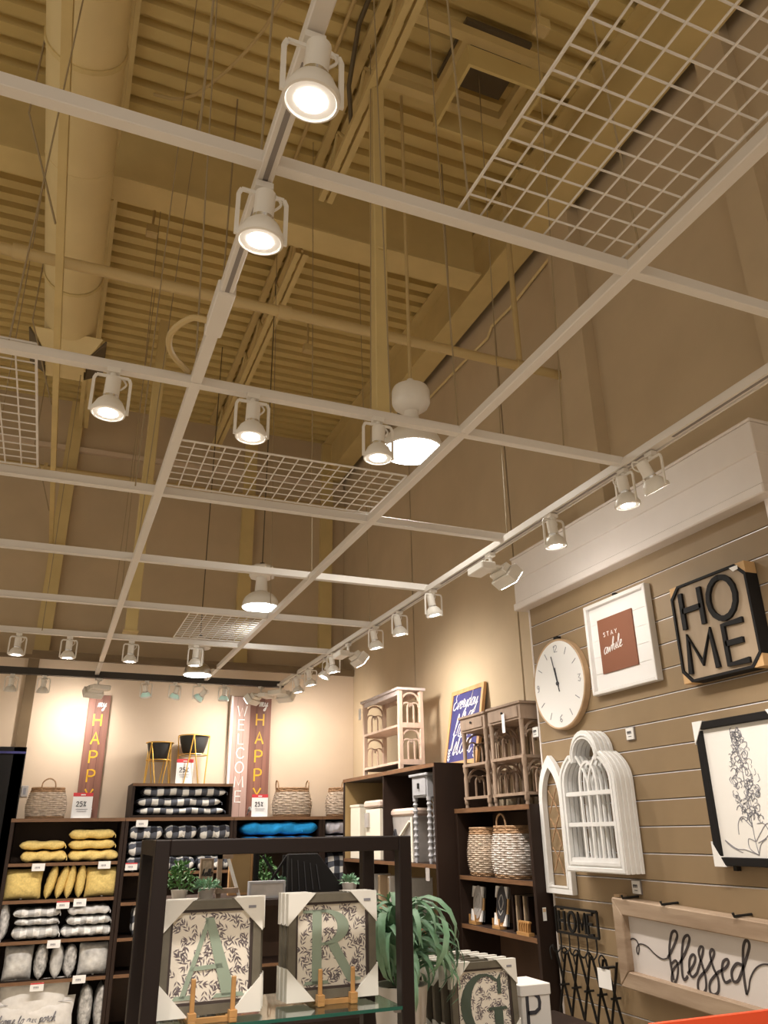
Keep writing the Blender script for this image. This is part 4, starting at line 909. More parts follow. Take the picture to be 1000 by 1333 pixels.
def pillow_mesh(w, h, th, m, seed=0):
    r = random.Random(seed); n = 18; P_ = []; ph = [r.uniform(0, 6) for _ in range(4)]
    for sgn in (-1, 1):
        Q = []
        for j in range(n+1):
            for i in range(n+1):
                u, v = 2*i/n-1, 2*j/n-1
                y = th/2*(max(0, (1-abs(u)**2.6))*max(0, (1-abs(v)**2.6)))**.5
                y += .006*math.sin(9*u+ph[0]+4*v)*math.sin(8*v+ph[1])*(1-u*u)*(1-v*v)+.012*max(0, abs(u*v)-.3)*math.sin(14*(u-v)+ph[2])*(1-max(abs(u), abs(v))**6)
                pin = 1-.05*(1-abs(v))*abs(u)**3; pin2 = 1-.05*(1-abs(u))*abs(v)**3
                Q.append((w/2*u*pin, sgn*y, h/2*v*pin2+h/2))
        P_.append(Q)
    mb = MB().grid(P_[0], n+1, n+1).grid([q for q in P_[1]], n+1, n+1)
    return mesh('cushion', mb, m, True, 80)
def piping(w, d, z): return MB().tube([(w/2*.985*(1 if a in (0, 3) else -1), d/2*.9*(1 if a < 2 else -1), z) for a in (0, 1, 2, 3, 0)], .004, 5)
def pad(px0, px1, py0, py1, label, m, lobes, z=None, seed=0, d=.36, group=None, Y=YS+.20, tilt=0):
    yf = Y-d/2; a, b = PY(px0, py1, yf), PY(px1, py1, yf); w = b.x-a.x; zb = z if z is not None else a.z; h = PY((px0+px1)/2, py0, yf).z-zb
    t = thing('seat_cushion', label, 'cushion', ((a.x+b.x)/2, Y, zb), 0, group); t.rotation_euler = (0, tilt, 0)
    put('cover', pad_mesh(w, d, max(h, .03)*.995, lobes, m, seed), t)
    part('tie', MB().tube(crom([(w*.46, -d*.40, h*.5), (w*.5, -d*.46, h*.4), (w*.5, -d*.47, h*.15)], 3), .004, 5), m, t, True)
    return zb+h
def pillow(px, py0, py1, label, m, z, facing=True, wpx=None, seed=0, th=.13, group=None, tilt=0, y=None):
    Y = y or YS+.10; c = PY(px, py1, Y); h = PY(px, py0, Y).z-z; w = h if not wpx else PY(px+wpx/2, py1, Y).x-PY(px-wpx/2, py1, Y).x
    if facing: Yc = YS+.11; t = thing('throw_pillow', label, 'pillow', (c.x, Yc, z), 0, group); put('cover', pillow_mesh(w, h, th, m, seed), t)
    else: t = thing('throw_pillow', label, 'pillow', (c.x, YS+.03+h*.46, z), 0, group); t.rotation_euler = (0, tilt, 0); put('cover', pillow_mesh(h*.92, h, w, m, seed), t, rot=(0, 0, PI/2))
    part('care_tag', B(-.008, .008, -.012-th*.02, -.01-th*.02, .002, .02), 'tag_white', t)
    return t
E1 = .001
# tier 1 yellow
g = 'yellow seat cushions'
z1 = zz[0]+E1
pad(25, 86, 1107, 1123, 'yellow seat cushion at the bottom of the left yellow stack', 'yellow', 3, z1, 1, group=g); pad(88, 154, 1106, 1122, 'yellow seat cushion at the bottom of the right yellow stack', 'yellow', 3, z1, 2, group=g)
zb = PY(60, 1107, YS).z+E1; pad(24, 85, 1094, 1107, 'yellow seat cushion on top of the left yellow stack', 'yellow', 2, zb, 3, group=g)
zb = PY(120, 1106, YS).z+E1; pad(89, 150, 1093, 1106, 'yellow seat cushion in the middle of the right yellow stack', 'yellow', 2, zb, 4, group=g); zb = PY(120, 1093, YS).z+E1; pad(90, 150, 1079, 1093, 'yellow seat cushion on top of the right yellow stack', 'yellow', 2, zb, 5, group=g)
# tier 2 yellow pillows
g = 'yellow throw pillows'; z2 = zz[1]+E1
pillow(27, 1131, 1171, 'yellow throw pillow facing out at the left', 'yellow', z2, True, 50, 11, group=g); pillow(132, 1128, 1168, 'yellow throw pillow facing out at the right', 'yellow', z2, True, 46, 12, group=g)
for i, (px, tl, w_) in enumerate(((59, .22, 'first'), (73, .24, 'second'), (86, .12, 'third'), (101, .06, 'fourth'))): pillow(px, 1125, 1170, 'yellow throw pillow stood on edge, %s from the left' % w_, 'yellow', z2, False, 12.5, 20+i, group=g, tilt=tl)
# tier 3 grey plaid pads
g = 'grey and white seat cushions'; z3 = zz[2]+E1
pad(13, 76, 1206, 1224, 'grey and white seat cushion, bottom left of its shelf', 'grey_plaid', 4, z3, 31, group=g); pad(78, 145, 1205, 1221, 'grey and white seat cushion, bottom right of its shelf', 'grey_plaid', 4, z3, 32, group=g)
zb = PY(45, 1206, YS).z+E1; pad(18, 76, 1196, 1206, 'grey and white seat cushion, middle of the left stack', 'grey_plaid', 4, zb, 33, group=g); zb = PY(45, 1196, YS).z+E1; pad(16, 78, 1182, 1196, 'grey and white seat cushion, top of the left stack', 'grey_plaid', 3, zb, 34, group=g)
zb = PY(115, 1205, YS).z+E1; pad(86, 144, 1192, 1205, 'grey and white seat cushion, middle of the right stack', 'grey_plaid', 4, zb, 35, group=g); zb = PY(115, 1192, YS).z+E1; pad(88, 143, 1178, 1192, 'darker grey seat cushion, top of the right stack', 'grey_pad', 4, zb, 36, group=g)
# tier 4 grey pillows
g = 'grey patterned throw pillows'; z4 = zz[3]+E1
pillow(20, 1231, 1276, 'grey patterned pillow facing out at the left', 'grey_pillow', z4, True, 38, 41, group=g); pillow(120, 1226, 1272, 'grey patterned pillow facing out at the right', 'grey_pillow', z4, True, 42, 42, group=g)
for i, (px, m, w_) in enumerate(((49, 'silver', 'silvery grey pillow on edge, first from the left'), (70, 'grey_pillow', 'grey pillow on edge under a white price tag'), (87, 'silver', 'silvery grey pillow on edge, third from the left'))): pillow(px, 1228, 1276, w_, m, z4, False, 17, 50+i, group=g, tilt=.03)
# tier 5
z5 = .121
t = pillow(52, 1298, 1345, 'wide white pillow printed welcome to our porch', 'white_fabric', zz[3]-.57, True, 92, 61)
t.location.z = .121; t.location.x = sx0+.38; hp = PY(52, 1298, YS+.11).z-.121; t.children[0].data = pillow_mesh(.66, hp, .14, 'white_fabric', 61)
tx = MB(); cursive(tx, 'welcome to our porch', -.31, hp*.42, .034, .006, -.072, -.068); tx.stroke([(-.30, hp*.88), (.30, hp*.88)], .003, -.05, -.045); part('lettering', tx, 'ink_soft', t)
for px, w_ in ((108, 'silver grey pillow on edge beside the printed white pillow, left one'), (128, 'silver grey pillow on edge beside the printed white pillow, right one')):
    t = pillow(px, 1281, 1340, w_, 'silver', .121, False, 18, 70+px, group='silver pillows on the lowest shelf')
# left of the unit
t = thing('throw_pillow', 'silver sequin pillow at the left picture edge', 'pillow', (sx0+.05, YS+.14, z3)); put('cover', pillow_mesh(.22, .30, .10, 'silver', 80), t, rot=(0, 0, PI/2)); part('care_tag', B(.0, .01, -.10, -.09, 0, .01), 'tag_white', t)
# U2 checked pads
g = 'black and white checked seat cushions'; c0 = SZ+.022
pad(177, 293, 1050, 1064, 'checked black and white cushion, lowest in the cubby', 'buffalo', 4, c0, 81, group=g); zb = PY(235, 1050, YS).z+E1; pad(177, 289, 1037, 1050, 'checked black and white cushion, middle of the cubby', 'buffalo', 3, zb, 82, group=g); zb = PY(235, 1037, YS).z+E1; pad(184, 296, 1023, 1036, 'checked black and white cushion, topmost in the cubby', 'buffalo', 3, zb, 83, group=g)
za = zz[0]-.10+E1
zt1 = SZ-.06
for i, (a, b, lab) in enumerate(((169, 214, 'left'), (216, 258, 'middle'), (259, 304, 'right'))):
    H = (zt1-za)/3
    for k in range(3):
        if k < 2 or True:
            x0, x1 = PY(a, 1080, YS).x, PY(b, 1080, YS).x
            t = thing('seat_cushion', 'checked cushion below the cubby, %s stack, %s' % (lab, ('lowest', 'middle', 'top')[k]), 'cushion', ((x0+x1)/2, YS+.20, za+H*k), 0, g); put('cover', pad_mesh(x1-x0, .36, H-.002, 2, 'buffalo', 90+i*3+k), t); part('tie', MB().tube([(0, -.17, H*.4), (.02, -.185, H*.2)], .004, 5), 'buffalo', t)
for i in range(4): pillow(173+i*9, 1176, 1222, 'zebra checked pillow on edge behind the fixture post, number %s from the left' % ('one', 'two', 'three', 'four')[i], 'buffalo', zz[2]-.02+E1, False, 9, 110+i, group='checked pillows on edge')
# U3 blue pads
g = 'bright blue seat cushions'; zq = SZ-.30+E1
H = (SZ-.036-zq)/2
for k in range(2):
    x0, x1 = PY(312, 1080, YS).x, PY(418, 1080, YS).x
    t = thing('seat_cushion', 'bright blue seat cushion, %s of the two' % ('lower', 'upper')[k], 'cushion', ((x0+x1)/2+.01, YS+.20, zq+H*k), 0, g); put('cover', pad_mesh(x1-x0-.05, .37, H-.004, 4, 'blue', 120+k), t); part('tie', MB().tube([(.2, -.18, H*.4), (.21, -.195, H*.2)], .004, 5), 'blue', t)
for k in range(2):
    t = thing('seat_cushion', 'pale lavender seat cushion in the corner, %s of the two' % ('lower', 'upper')[k], 'cushion', ((sx3+sx4)/2, YS+.20, zq+H*k), 0, 'lavender seat cushions'); put('cover', pad_mesh(sx4-sx3-.07, .37, H-.004, 3, 'lavender_pad', 130+k), t); part('tie', MB().tube([(.1, -.18, H*.4), (.11, -.195, H*.2)], .004, 5), 'lavender_pad', t)
# shelf edge tags
for px, py, red, w_ in ((50, 1129, 0, 'under the left yellow stack'), (136, 1126, 0, 'under the right yellow stack'), (82, 1178, 1, 'under the yellow pillows'), (104, 1175, 0, 'tilted, under the fourth yellow pillow'), (70, 1229, 0, 'under the left grey stack'), (103, 1275, 0, 'under the silvery pillows'), (48, 1285, 1, 'under the lowest visible shelf'), (185, 1072, 0, 'under the cubby'), (171, 1128, 1, 'beside the fixture post')):
    p = PY(px, py, YS-.012); t = thing('shelf_tag', 'white shelf tag '+w_, 'price tag', (p.x, YS-.0045, p.z)); part('card', B(-.052, .052, -.004, -.001, -.03, .03), 'tag_white', t); pr = MB()
    if red: part('red_band', B(-.052, .052, -.006, -.004, .02, .03), 'tag_red', t)
    caps(pr, '1999', -.03, -.012, .016, .003, -.006, -.004, gap=.25); part('print', pr, 'ink_soft', t); part('clip', B(-.02, .02, -.001, .0, .0, .03), 'tag_white', t)

# ---- things on top of the shelves
def tall_sign(px0, px1, pyt, label, m, words, lm, extra, y=YB-.05, big=.10):
    a, b = PY(px0, pyt, y), PY(px1, pyt, y); w = b.x-a.x; h = a.z-SZ-.002
    t = thing('tall_sign', label, 'sign', (a.x, y, SZ+.001))
    part('board', B(0, w, 0, .02, 0, h), m, t, bev=.002)
    for k in (1, 2): part('plank_groove', B(w*k/3-.001, w*k/3+.001, -.0008, 0, 0, h), 'espresso', t)
    return t, w, h
for px0, px1, w_ in ((117, 145, 'left brown plank sign with gold letters reading my HAPPY place'), (326, 354, 'right brown plank sign with gold letters reading HAPPY, beside the pink sign')):
    t, w, h = tall_sign(px0, px1, 904, w_, 'sign_brown', 'HAPPY', 'sign_gold', 1)
    tx = MB(); top_ = h*.74; st = h*.152
    caps(tx, 'HAPPY', w/2, top_, h*.098, .016, -.004, .0, aspect=.9, vertical=st); part('lettering', tx, 'sign_gold', t)
    tx = MB(); cursive(tx, 'my', w*.42, h*.90, w*.20, .010, -.004, 0); cursive(tx, 'place', w*.14, h*.05, w*.16, .009, -.004, 0); part('script', tx, 'sign_white', t)
t, w, h = tall_sign(302, 327, 906, 'pink white edged plank sign reading WELCOME downwards', 'sign_pink', 'WELCOME', 'sign_white', 0, y=YB-.075)
part('edge_strip', B(0, .022, -.004, 0, 0, h), 'sign_white', t); part('edge_strip', B(-.012, 0, -.004, .024, 0, h+.01), 'greywood', t); tx = MB(); caps(tx, 'WELCOME', w*.58, h*.83, h*.088, .011, -.004, 0, aspect=.95, vertical=h*.118); part('lettering', tx, 'sign_white', t)
def sale_sign(px0, px1, py0, py1, z, label, Y):
    a, b = PY(px0, py1, Y), PY(px1, py1, Y); w = b.x-a.x; h = PY(px0, py0, Y).z-z
    t = thing('sale_sign', label, 'sign', (a.x, Y, z)); part('card', B(0, w, 0, .004, 0.006, h*.86), 'tag_white', t); part('red_band', B(0, w, -.001, .004, h*.86, h), 'tag_red', t); part('foot', B(w*.1, w*.9, -.03, .03, 0, .006), 'tag_white', t)
    tx = MB(); caps(tx, '25%', w*.2, h*.48, h*.18, h*.03, -.004, 0, aspect=.9, gap=.22); part('print', tx, 'ink', t)
    fx = MB(); fx.box(w*.2, w*.8, -.003, 0, h*.36, h*.375); fx.box(w*.25, w*.75, -.003, 0, h*.28, h*.295); part('small_print', fx, 'ink_soft', t)
    hx = MB(); caps(hx, 'SALE', w*.36, h*.895, h*.06, h*.014, -.003, -.001, gap=.25) if False else hx.box(w*.38, w*.62, -.003, -.001, h*.90, h*.94); part('band_print', hx, 'tag_white', t)
sale_sign(92, 118, 1032, 1064, SZ+.001, 'white 25 percent sign with red top before the left brown sign', YB-.13); sale_sign(327, 348, 1034, 1064, SZ+.001, 'white 25 percent sign with red top before the right brown sign', YB-.13)
sale_sign(228, 250, 988, 1020, CZ+.002, 'white 25 percent sign with red top between the planters', YS+.12)
def topbasket(px0, px1, py0, label, m, hd):
    Y = YS+.16; a, b = PY(px0, 1063, Y), PY(px1, 1063, Y); w = b.x-a.x; basket(((a.x+b.x)/2, Y+.06, SZ+.001), 0, w, .30, PY(px0, py0, Y).z-SZ, label, m, top=.80, belly=1, base=.93, handles=hd, rows=13, nu=18)
topbasket(31, 85, 1026, 'grey wicker basket with a hoop handle, left of the brown sign', 'wicker', 2); topbasket(357, 406, 1026, 'wicker basket with two ear handles, right of the brown sign', 'wicker', 1); topbasket(428, 470, 1026, 'wicker basket half hidden by the tall bookcase', 'wicker', 2)
t = thing('outlet_plate', 'small grey wall outlet plate above the left basket', 'outlet', (PY(32, 1030, YB).x, YB-.001, PY(32, 1030, YB).z)); part('plate', B(-.03, .03, -.008, 0, -.05, .05), 'hamper', t, bev=.003); part('socket', B(-.012, .012, -.010, -.008, -.03, .03), 'ink_soft', t)
def planter(px0, px1, pyt, pyb, label, ps):
    Y = YS+.22; a, b = PY(px0, pyt, Y), PY(px1, pyt, Y); R = (b.x-a.x)/2; H = a.z-CZ; zb = PY(px0, pyb, Y).z-CZ
    t = thing('planter_stand', label, 'planter', ((a.x+b.x)/2, Y, CZ+.001)); part('pot', MB().lathe([(R*.55, zb), (R*.68, zb+.02), (R*.86, zb+(H-zb)*.6), (R*.94, H-.005), (R*.86, H-.005), (R*.80, H-.03)], 28), 'pot_dark', t, True)
    part('stand_ring', MB().tube([(R*math.cos(i*PI/14), R*math.sin(i*PI/14), H) for i in range(29)], .006, 6), 'gold', t, True); part('stand_ring', MB().tube([(R*.92*math.cos(i*PI/14), R*.92*math.sin(i*PI/14), zb-.005) for i in range(29)], .005, 6), 'gold', t, True)
    for k in range(4):
        a0 = k*PI/2+.5+ps; p_ = lambda an, r, z: (r*math.cos(an), r*math.sin(an), z)
        part('stand_leg', MB().tube([p_(a0-.5, R*.95, 0), p_(a0, R, H)], .006, 6).tube([p_(a0, R, H), p_(a0+.5, R*.95, 0)], .006, 6), 'gold', t, True)
planter(191, 226, 967, 989, 'black bowl planter in a gold wire stand, left and lower one', .3); planter(233, 273, 958, 982, 'black bowl planter in a gold wire stand, right and taller one', .9)

# ================================================================== DISPLAY FIXTURE IN FRONT
FY0, FY1 = 2.75, 3.11; FX0, FX1 = PY(199, 1200, FY0).x-.012, PY(538, 1200, FY0).x; FZ = 1.637; PW = .047; GZ = PY(440, 1318, FY0).z
t = thing('display_fixture', 'dark brown metal display frame with a glass shelf', 'display stand', (FX0, FY0, 0)); w = FX1-FX0; d = FY1-FY0
for x in (0, w-PW):
    for y in (0, d): part('post', B(x, x+PW, y, y+PW, 0, FZ), 'frame_black', t, bev=.003)
for y in (0, d): part('top_rail', B(PW, w-PW, y, y+PW*.9, FZ-PW, FZ), 'frame_black', t, bev=.003)
for x in (0, w-PW): part('side_rail', B(x, x+PW, PW, d, FZ-PW, FZ), 'frame_black', t)
for z in (GZ-.30-.4, .25):
    for y in (0, d): part('low_rail', B(PW, w-PW, y, y+PW*.8, z-.04, z), 'frame_black', t)
gs = part('glass_shelf', B(PW, w-PW, -.0, d+PW, GZ-.010, GZ), 'glass', t); part('glass_edge', B(PW, w-PW, -.003, 0, GZ-.010, GZ), 'glass_edge', gs)
for x in (PW, w-PW-.02):
    for y in (.01, d+.01): part('shelf_pin', B(x, x+.02, y, y+.02, GZ-.02, GZ-.0101), 'track_slot', t)
part('low_shelf', B(PW, w-PW, 0, d+PW, .25, .27), 'espresso', t)

# ---- framed letter prints
LW_ = PY(336, 1315, 2.80).x-PY(201, 1320, 2.80).x; LH = PY(212, 1167, 2.825).z-PY(201, 1320, 2.80).z
def leaf_field(w, h, seed):
    r = random.Random(seed); m = MB(); pts = []
    c_ = .033; nx_, nz_ = int(w/c_)+1, int(h/c_)+1
    pts = [((i+.5+.5*(j % 2))*w/nx_+r.uniform(-.008, .008), (j+.5)*h/nz_+r.uniform(-.008, .008)) for j in range(nz_) for i in range(nx_)]
    def leaf(x, z, a, L, W):
        c, s = math.cos(a), math.sin(a)
        q = [(0, 0), (L*.45, W), (L, 0), (L*.45, -W)]; V = [(x+u*c-v*s, z+u*s+v*c) for u, v in q]
        V = [(min(max(a_, 0), w), min(max(b_, 0), h)) for a_, b_ in V]; m.add([(a_, 0, b_) for a_, b_ in V], [(0, 1, 2, 3)])
    for x, z in pts:
        a = r.uniform(0, 6.28); n = 3; x -= math.cos(a)*.02; z -= math.sin(a)*.02
        for i in range(n):
            x += math.cos(a)*.0125; z += math.sin(a)*.0125; a += r.uniform(-.25, .25)
            for s in (-1, 1): leaf(x, z, a+s*r.uniform(.5, .75), r.uniform(.017, .023), .0024)
        leaf(x, z, a, .021, .0025)
    return m
def ell(cx, cz, rx, rz, a0, a1, n=16): return [(cx+rx*math.cos(math.radians(a0+(a1-a0)*i/n)), cz+rz*math.sin(math.radians(a0+(a1-a0)*i/n))) for i in range(n+1)]
def letter_mb(ch, x, z, W, H):
    m = MB(); S = lambda P_: [(x+a*W, z+b*H) for a, b in P_]
    def pg(P_): m.prism(S(P_), -.0022, 0)
    if ch == 'A':
        pg([(.10, .02), (.17, .02), (.47, .93), (.43, 1.0)]); pg([(.40, 1.0), (.52, 1.0), (.88, .02), (.68, .02)]); pg([(.22, .34), (.68, .36), (.66, .42), (.24, .39)]); pg([(0, 0), (.30, 0), (.26, .05), (.04, .05)]); pg([(.55, 0), (1, 0), (.96, .05), (.60, .05)])
    elif ch == 'R':
        pg([(.16, 0), (.32, 0), (.32, 1), (.16, 1)]); pg([(0, .96), (.4, .96), (.4, 1), (0, 1)]); pg([(.02, 0), (.46, 0), (.42, .045), (.06, .045)]); m.ring(S(ell(.38, .755, .42, .245, 90, -90)), S(ell(.36, .755, .24, .205, 90, -90)), -.0022, 0, False); pg([(.30, .96), (.40, .96), (.40, 1), (.30, 1)]); pg([(.30, .51), (.40, .51), (.40, .55), (.30, .55)]); pg([(.42, .53), (.60, .54), (.90, .07), (1.0, .05), (1.0, .02), (.78, .0)])
    else:
        m.ring(S(ell(.50, .5, .5, .52, 48, 318)), S(ell(.55, .5, .34, .47, 52, 312)), -.0022, 0, False); pg([(.56, .40), (1.0, .40), (.96, .45), (.60, .45)]); pg([(.70, .06), (.88, .12), (.88, .42), (.70, .42)]); pg([(.80, .66), (.88, .66), (.88, 1.0), (.80, .90)])
    return m
FM = {}
def letter_print(ch, loc, label, detail, rz=0, lean=.06, lm='sage', group='framed letter prints'):
    t = thing('framed_print', label, 'picture', loc, rz, group); t.rotation_euler = (-lean, 0, rz); w, h, b = LW_, LH, .026
    def sp(name, key, fn, m, parent=None, l=(0, 0, 0)):
        if key not in FM: FM[key] = mesh(name, fn(), m)
        return put(name, FM[key], parent or t, l)
    for i, q in enumerate(([(0, 0), (w, 0), (w-b, b), (b, b)], [(0, h), (b, h-b), (w-b, h-b), (w, h)], [(0, 0), (b, b), (b, h-b), (0, h)], [(w, 0), (w, h), (w-b, h-b), (w-b, b)])):
        sp('frame_rail', ('fr', i), lambda: MB().prism(q, -.024, 0), 'moulding')
    sp('inner_frame', 'inner', lambda: rectring(w-2*b, h-2*b, .008, -.018, -.004, b, b), 'moulding_inner'); pn = sp('print', 'print', lambda: B(b, w-b, -.010, -.004, b, h-b), 'canvas')
    if detail:
        lf = sp('leaf_pattern', ('leaf', detail), lambda: leaf_field(w-2*b-.016, h-2*b-.016, detail), 'leaf_print', pn, (b+.008, -.0105, b+.008)); lf['kind'] = 'stuff'
        sp('letter', ch, lambda: letter_mb(ch, 0, 0, w*(.72 if ch != 'R' else .66), h*.71), lm, pn, (w*.14 if ch != 'R' else w*.17, -.0108, h*.13))
    for i, (cx, cz) in enumerate(((0, 0), (w, 0), (w, h), (0, h))):
        sx = 1 if cx == 0 else -1; sz = 1 if cz == 0 else -1; e = .004
        sp('corner_protector', ('cp', i), lambda: MB().prism([(cx-sx*e, cz-sz*e), (cx+sx*.095, cz-sz*e), (cx-sx*e, cz+sz*.095)], -.029, .004), 'protector')
    sp('price_label', 'pl', lambda: B(w-.045, w-.02, -.0305, -.029, h-.028, h-.02), 'ink_soft')
    return t
GP = .035
pA = PY(201, 1321, 2.80); zA = GZ+.016
for k, w_ in enumerate(('front', 'middle', 'rear')): letter_print('A', (pA.x+.006+.012*k, 2.838+GP*k, zA), 'framed leaf print with a sage letter A, %s one of its stack' % w_, 1 if k == 0 else 0)
pR = PY(373, 1304, 2.90)
for k, w_ in enumerate(('front', 'middle', 'rear')): letter_print('R', (pR.x-.004*k, 2.915+GP*k, zA), 'framed leaf print with a sage letter R, %s one of its stack' % w_, 2 if k == 0 else 0, lean=.03)
def easel(px0, px1, pyt, Y, label):
    a, b = PY(px0, 1315, Y), PY(px1, 1315, Y); w = b.x-a.x; t = thing('tabletop_easel', label, 'easel', (a.x, Y, GZ+.0005), 0, 'small wooden easels'); h = PY(px0, pyt, Y).z-GZ
    for x in (0, w): part('prong', B(x-.007, x+.007, 0, .010, .028, h), 'easel', t, bev=.002); part('foot', B(x-.012, x+.012, -.012, .20, 0, .014), 'easel', t, bev=.002); part('prong_base', B(x-.012, x+.012, -.012, .016, .014, .032), 'easel', t)
    part('ledge', B(-.012, w+.012, .016, .03, .0, .014), 'easel', t)
easel(250, 303, 1275, 2.765, 'small wooden easel with two prongs in front of the letter A'); easel(417, 460, 1262, 2.865, 'small wooden easel with two prongs in front of the letter R')
# ---- low table with more prints and the leafy plant
TZ = PY(636, 1251, 3.46).z-LH-.005
t = thing('display_table', 'dark low table under the letter G prints and the leafy plant', 'table', (1.30, 3.24, 0)); part('table_top', B(0, 1.24, 0, .74, TZ-.035, TZ), 'espresso', t, bev=.003)
for x in (.02, 1.16):
    for y in (.02, .66): part('leg', B(x, x+.06, y, y+.06, 0, TZ-.035), 'espresso', t)
pG = PY(588, 1330, 3.46); 
for k in range(6): letter_print('G', (pG.x-.012*k, 3.46+.062*k, TZ+.005), 'framed leaf print with a dark letter G, %s of its row of six' % ('first', 'second', 'third', 'fourth', 'fifth', 'last')[k], 3 if k == 0 else 0, rz=0, lean=.05, lm='dark_sage')
pP = PY(677, 1320, 3.60); t = thing('letter_box', 'white box with a black letter P beside the letter G prints', 'box', (pP.x+.012, 3.60, TZ+.001)); hh = PY(690, 1284, 3.60).z-TZ; part('body', B(0, .155, 0, .2, 0, hh), 'paper', t, bev=.004); part('lid', B(-.004, .159, -.004, .204, hh-.04, hh+.006), 'paper', t, bev=.003)
tx = MB()
for st in CAPS['P']: tx.stroke([(.03+a*.10, max(.012, hh-.20)+b_*.14) for a, b_ in st], .016, -.0025, 0)
part('letter', tx, 'ink', t)
# leafy plant
def strap_leaf(L, W, droop, seed):
    r = random.Random(seed); P_ = []; n = 9; x = z = 0; a = r.uniform(1.0, 1.35)
    for j in range(n+1):
        f = j/n; wv = W*max(.05, math.sin(PI*min(1, f*.88+.12))**.7)
        for s in (-1, -.35, .35, 1): P_.append((x, s*wv, z+abs(s)*wv*.35))
        x += math.cos(a)*L/n; z += math.sin(a)*L/n; a -= droop/n*(1+.6*f)
    return mesh('leaf', MB().grid(P_, 4, n+1), 'leaf', True, 80)
c = PY(520, 1285, 3.40)
t = thing('leafy_plant', 'bushy green plant with long drooping strap leaves in a pale pot', 'plant', (c.x+.03, 3.46, TZ+.001)); zp = c.z-TZ
part('pot', MB().lathe([(.075, 0), (.10, zp*.4), (.115, zp), (.10, zp), (.095, zp-.03)], 24), 'pot_white', t, True); part('soil', MB().lathe([(.098, zp-.04), (.098, zp-.025)], 20), 'soil', t)
LM = [strap_leaf(.30+.05*i, .015+.002*(i % 3), 2.1+.28*i, i) for i in range(6)]
r = random.Random(5)
st = MB()
for i in range(10):
    a = i*.63; st.tube([(0.01*math.cos(a), .01*math.sin(a), zp-.03), (.05*math.cos(a), .05*math.sin(a), zp+.14+.10*(i % 3))], .005, 5)
part('stems', st, 'leaf_dark', t)
for i in range(150):
    a = r.uniform(0, 2*PI); zo = zp+r.uniform(-.02, .22); rr = r.uniform(0, .06)
    o = put('leaf', LM[r.randrange(6)], t, (rr*math.cos(a), rr*math.sin(a), zo), (r.uniform(-.4, .4), r.uniform(-.35, .25), a+r.uniform(-.3, .3))); s = r.uniform(.65, 1.0); o.scale = (s, s, s)
# ---- background display seen through the fixture
CY = 5.6; cz_ = PY(300, 1172, CY).z
t = thing('display_console', 'dark display console seen through the fixture frame', 'table', (.80, CY-.05, 0)); part('table_top', B(0, 1.40, 0, .75, cz_-.04, cz_), 'espresso', t, bev=.003)
for x in (.0, 1.32):
    for y in (.02, .65): part('leg', B(x, x+.08, y, y+.08, 0, cz_-.04), 'espresso', t)
part('low_shelf', B(.08, 1.32, .05, .7, .5, .53), 'espresso', t)
def bush(px, pyt, pyb, wpx, label, Y, n, seed, m='leaf_dark', L=.05):
    c = PY(px, pyb, Y); H = PY(px, pyt, Y).z-cz_; W = wpx*(c-EYE).dot(FWD)/FPX/2; r = random.Random(seed)
    t = thing('bushy_plant', label, 'plant', (c.x, Y, cz_+.001)); part('pot', MB().lathe([(.04, 0), (.055, .07), (.05, .07)], 16), 'pot_white', t, True); stm = MB(); stm.tube([(0, 0, .05), (0, 0, H*.75)], .006, 5); part('stem', stm, 'leaf_dark', t)
    lm = mesh('leaf', MB().add([(0, 0, 0), (L*.5, L*.22, L*.1), (L, 0, 0), (L*.5, -L*.22, L*.1)], [(0, 1, 2), (0, 2, 3)]), m)
    for i in range(n):
        a = r.uniform(0, 6.28); f = r.random(); rr = W*(.35+.65*math.sin(PI*min(1, f+.15)))*r.uniform(.3, 1)
        put('leaf', lm, t, (rr*math.cos(a), rr*math.sin(a), .07+(H-.09)*f), (r.uniform(-1, 1), r.uniform(-1.2, .6), a+r.uniform(-.8, .8)))
bush(233, 1122, 1170, 34, 'tall bushy green plant just right of the left fixture post', CY+.05, 150, 1); bush(268, 1146, 1172, 34, 'low spreading green plant above the letter A print', CY+.1, 110, 2, 'leaf'); bush(345, 1114, 1172, 26, 'green plant behind the dark crossed stand', CY+.45, 110, 3); bush(363, 1140, 1172, 20, 'small green plant beside the black folded panel', CY+.35, 70, 4, 'leaf'); bush(455, 1140, 1172, 22, 'small green tuft beyond the letter R print', CY+.1, 60, 6, 'leaf')
def slab(name, label, cat, px0, px1, pyt, Y, th, m, edge=None):
    a, b = PY(px0, pyt, Y), PY(px1, pyt, Y); t = thing(name, label, cat, (a.x, Y, cz_+.001)); w = b.x-a.x; h = a.z-cz_; part('panel', B(.012, w-.012, .004, th, .012, h-.012), m, t)
    part('frame', rectring(w, h, .014, 0, th+.004), edge or m, t); return t, w, h
t, w, h = slab('rustic_plaque', 'rustic greyish wood plaque with dark scrawled writing', 'sign', 262, 279, 1118, CY+.30, .03, 'wicker', 'greywood'); tx = MB(); cursive(tx, 'hello', .01, h*.55, .022, .006, .0, .004); part('lettering', tx, 'ink', t)
slab('tan_panel', 'plain tan framed panel behind the easel stand', 'panel', 300, 330, 1110, CY+.42, .04, 'light_panel', 'oak')
slab('dark_frame', 'dark narrow frame standing beside the tan panel', 'frame', 331, 338, 1110, CY+.40, .04, 'black', 'black'); slab('grey_tray', 'grey flat frame with a pale edge above the letter R print', 'frame', 325, 372, 1148, CY+.02, .05, 'hamper', 'grey_paint')
a, b = PY(281, 1172, CY+.16), PY(312, 1172, CY+.16); t = thing('easel_stand', 'dark wood folding easel stand with a pale diagonal leg', 'easel', (a.x, CY+.16, cz_+.001)); w = b.x-a.x; h = PY(290, 1112, CY+.16).z-cz_
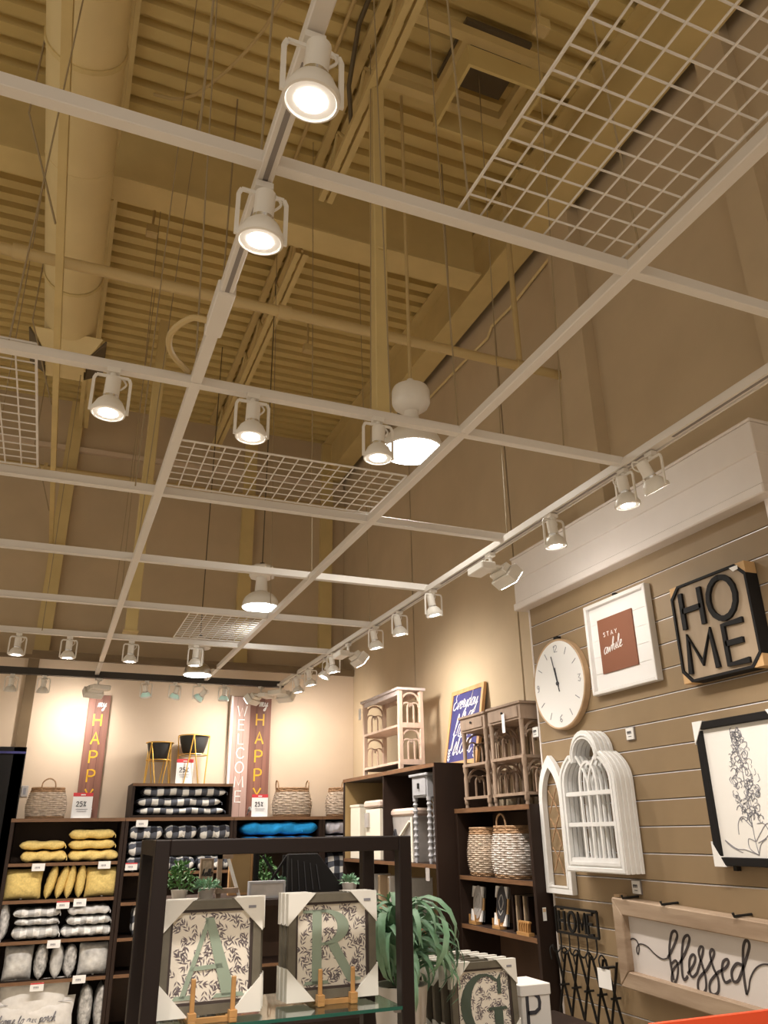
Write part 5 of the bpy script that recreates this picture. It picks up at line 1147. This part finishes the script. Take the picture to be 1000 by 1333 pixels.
part('front_leg', B(0, .03, 0, .03, 0, h), 'greywood', t); part('diagonal_leg', MB().beam((.06, .015, h), (w, .015, 0), .02, .022, (0, 1, 0)), 'frame_white', t); part('ledge', B(-.01, w*.9, -.02, .03, h*.12, h*.12+.03), 'greywood', t); part('top_bar', B(0, .10, 0, .03, h-.03, h), 'greywood', t)
a, b = PY(340, 1172, CY+.3), PY(372, 1172, CY+.3); t = thing('crossed_stand', 'black crossed folding stand behind the fixture', 'stand', (a.x, CY+.28, cz_+.001)); w = b.x-a.x; h = PY(350, 1114, CY+.3).z-cz_
part('bar', MB().beam((0, 0, .01), (w, 0, h), .016, .02, (0, 1, 0)), 'black', t); part('bar', MB().beam((w, .02, .01), (0, .02, h), .016, .02, (0, 1, 0)), 'black', t); part('upright', B(w-.02, w+.02, .04, .07, 0, h), 'black', t)
a, b, c2 = PY(376, 1112, CY+.15), PY(414, 1112, CY+.15), PY(446, 1160, CY+.15); t = thing('folded_panel', 'large black slanted folded panel behind the letter R print', 'panel', (a.x, CY+.15, cz_+.001)); h = a.z-cz_
part('panel', MB().prism([(0, 0), (c2.x-a.x, 0), (c2.x-a.x, .05), (b.x-a.x, h), (0, h)], 0, .05), 'black', t, bev=.004)
for k in range(5): part('rib', MB().beam((.03+k*.05, -.003, .03), (.02+k*.045, -.003, h-.03-.01*k), .006, .008, (0, 1, 0)), 'slate', t)
hz = SZ-.34-zz[1]; t = thing('throw_pillow', 'brown and white zebra pillow under the lavender cushions', 'pillow', ((sx3+sx4)/2, YS+.11, zz[1]+.001)); put('cover', pillow_mesh(sx4-sx3-.08, hz, .13, 'buffalo', 140), t); part('care_tag', B(0, .01, -.02, -.018, 0, .02), 'tag_white', t)
# ---- orange sign at the lower right corner
a, b = PY(846, 1334, 1.30), PY(1012, 1314, 1.20)
dx, dy = b.x-a.x, b.y-a.y; L = math.hypot(dx, dy); an = math.atan2(dy, dx); sl = (b.z-a.z)/L
t = thing('orange_sign', 'bright orange red panel cut off by the lower right corner', 'sign', (a.x, a.y, 0), an)
part('panel', MB().prism([(0, a.z-.25), (L+.15, a.z-.25), (L+.15, a.z+sl*(L+.15)), (0, a.z)], 0, .012), 'orange', t); part('post', B(L/2, L/2+.03, .013, .043, .02, a.z-.02), 'frame_black', t); part('foot', B(L/2-.15, L/2+.18, -.12, .16, 0, .02), 'frame_black', t)
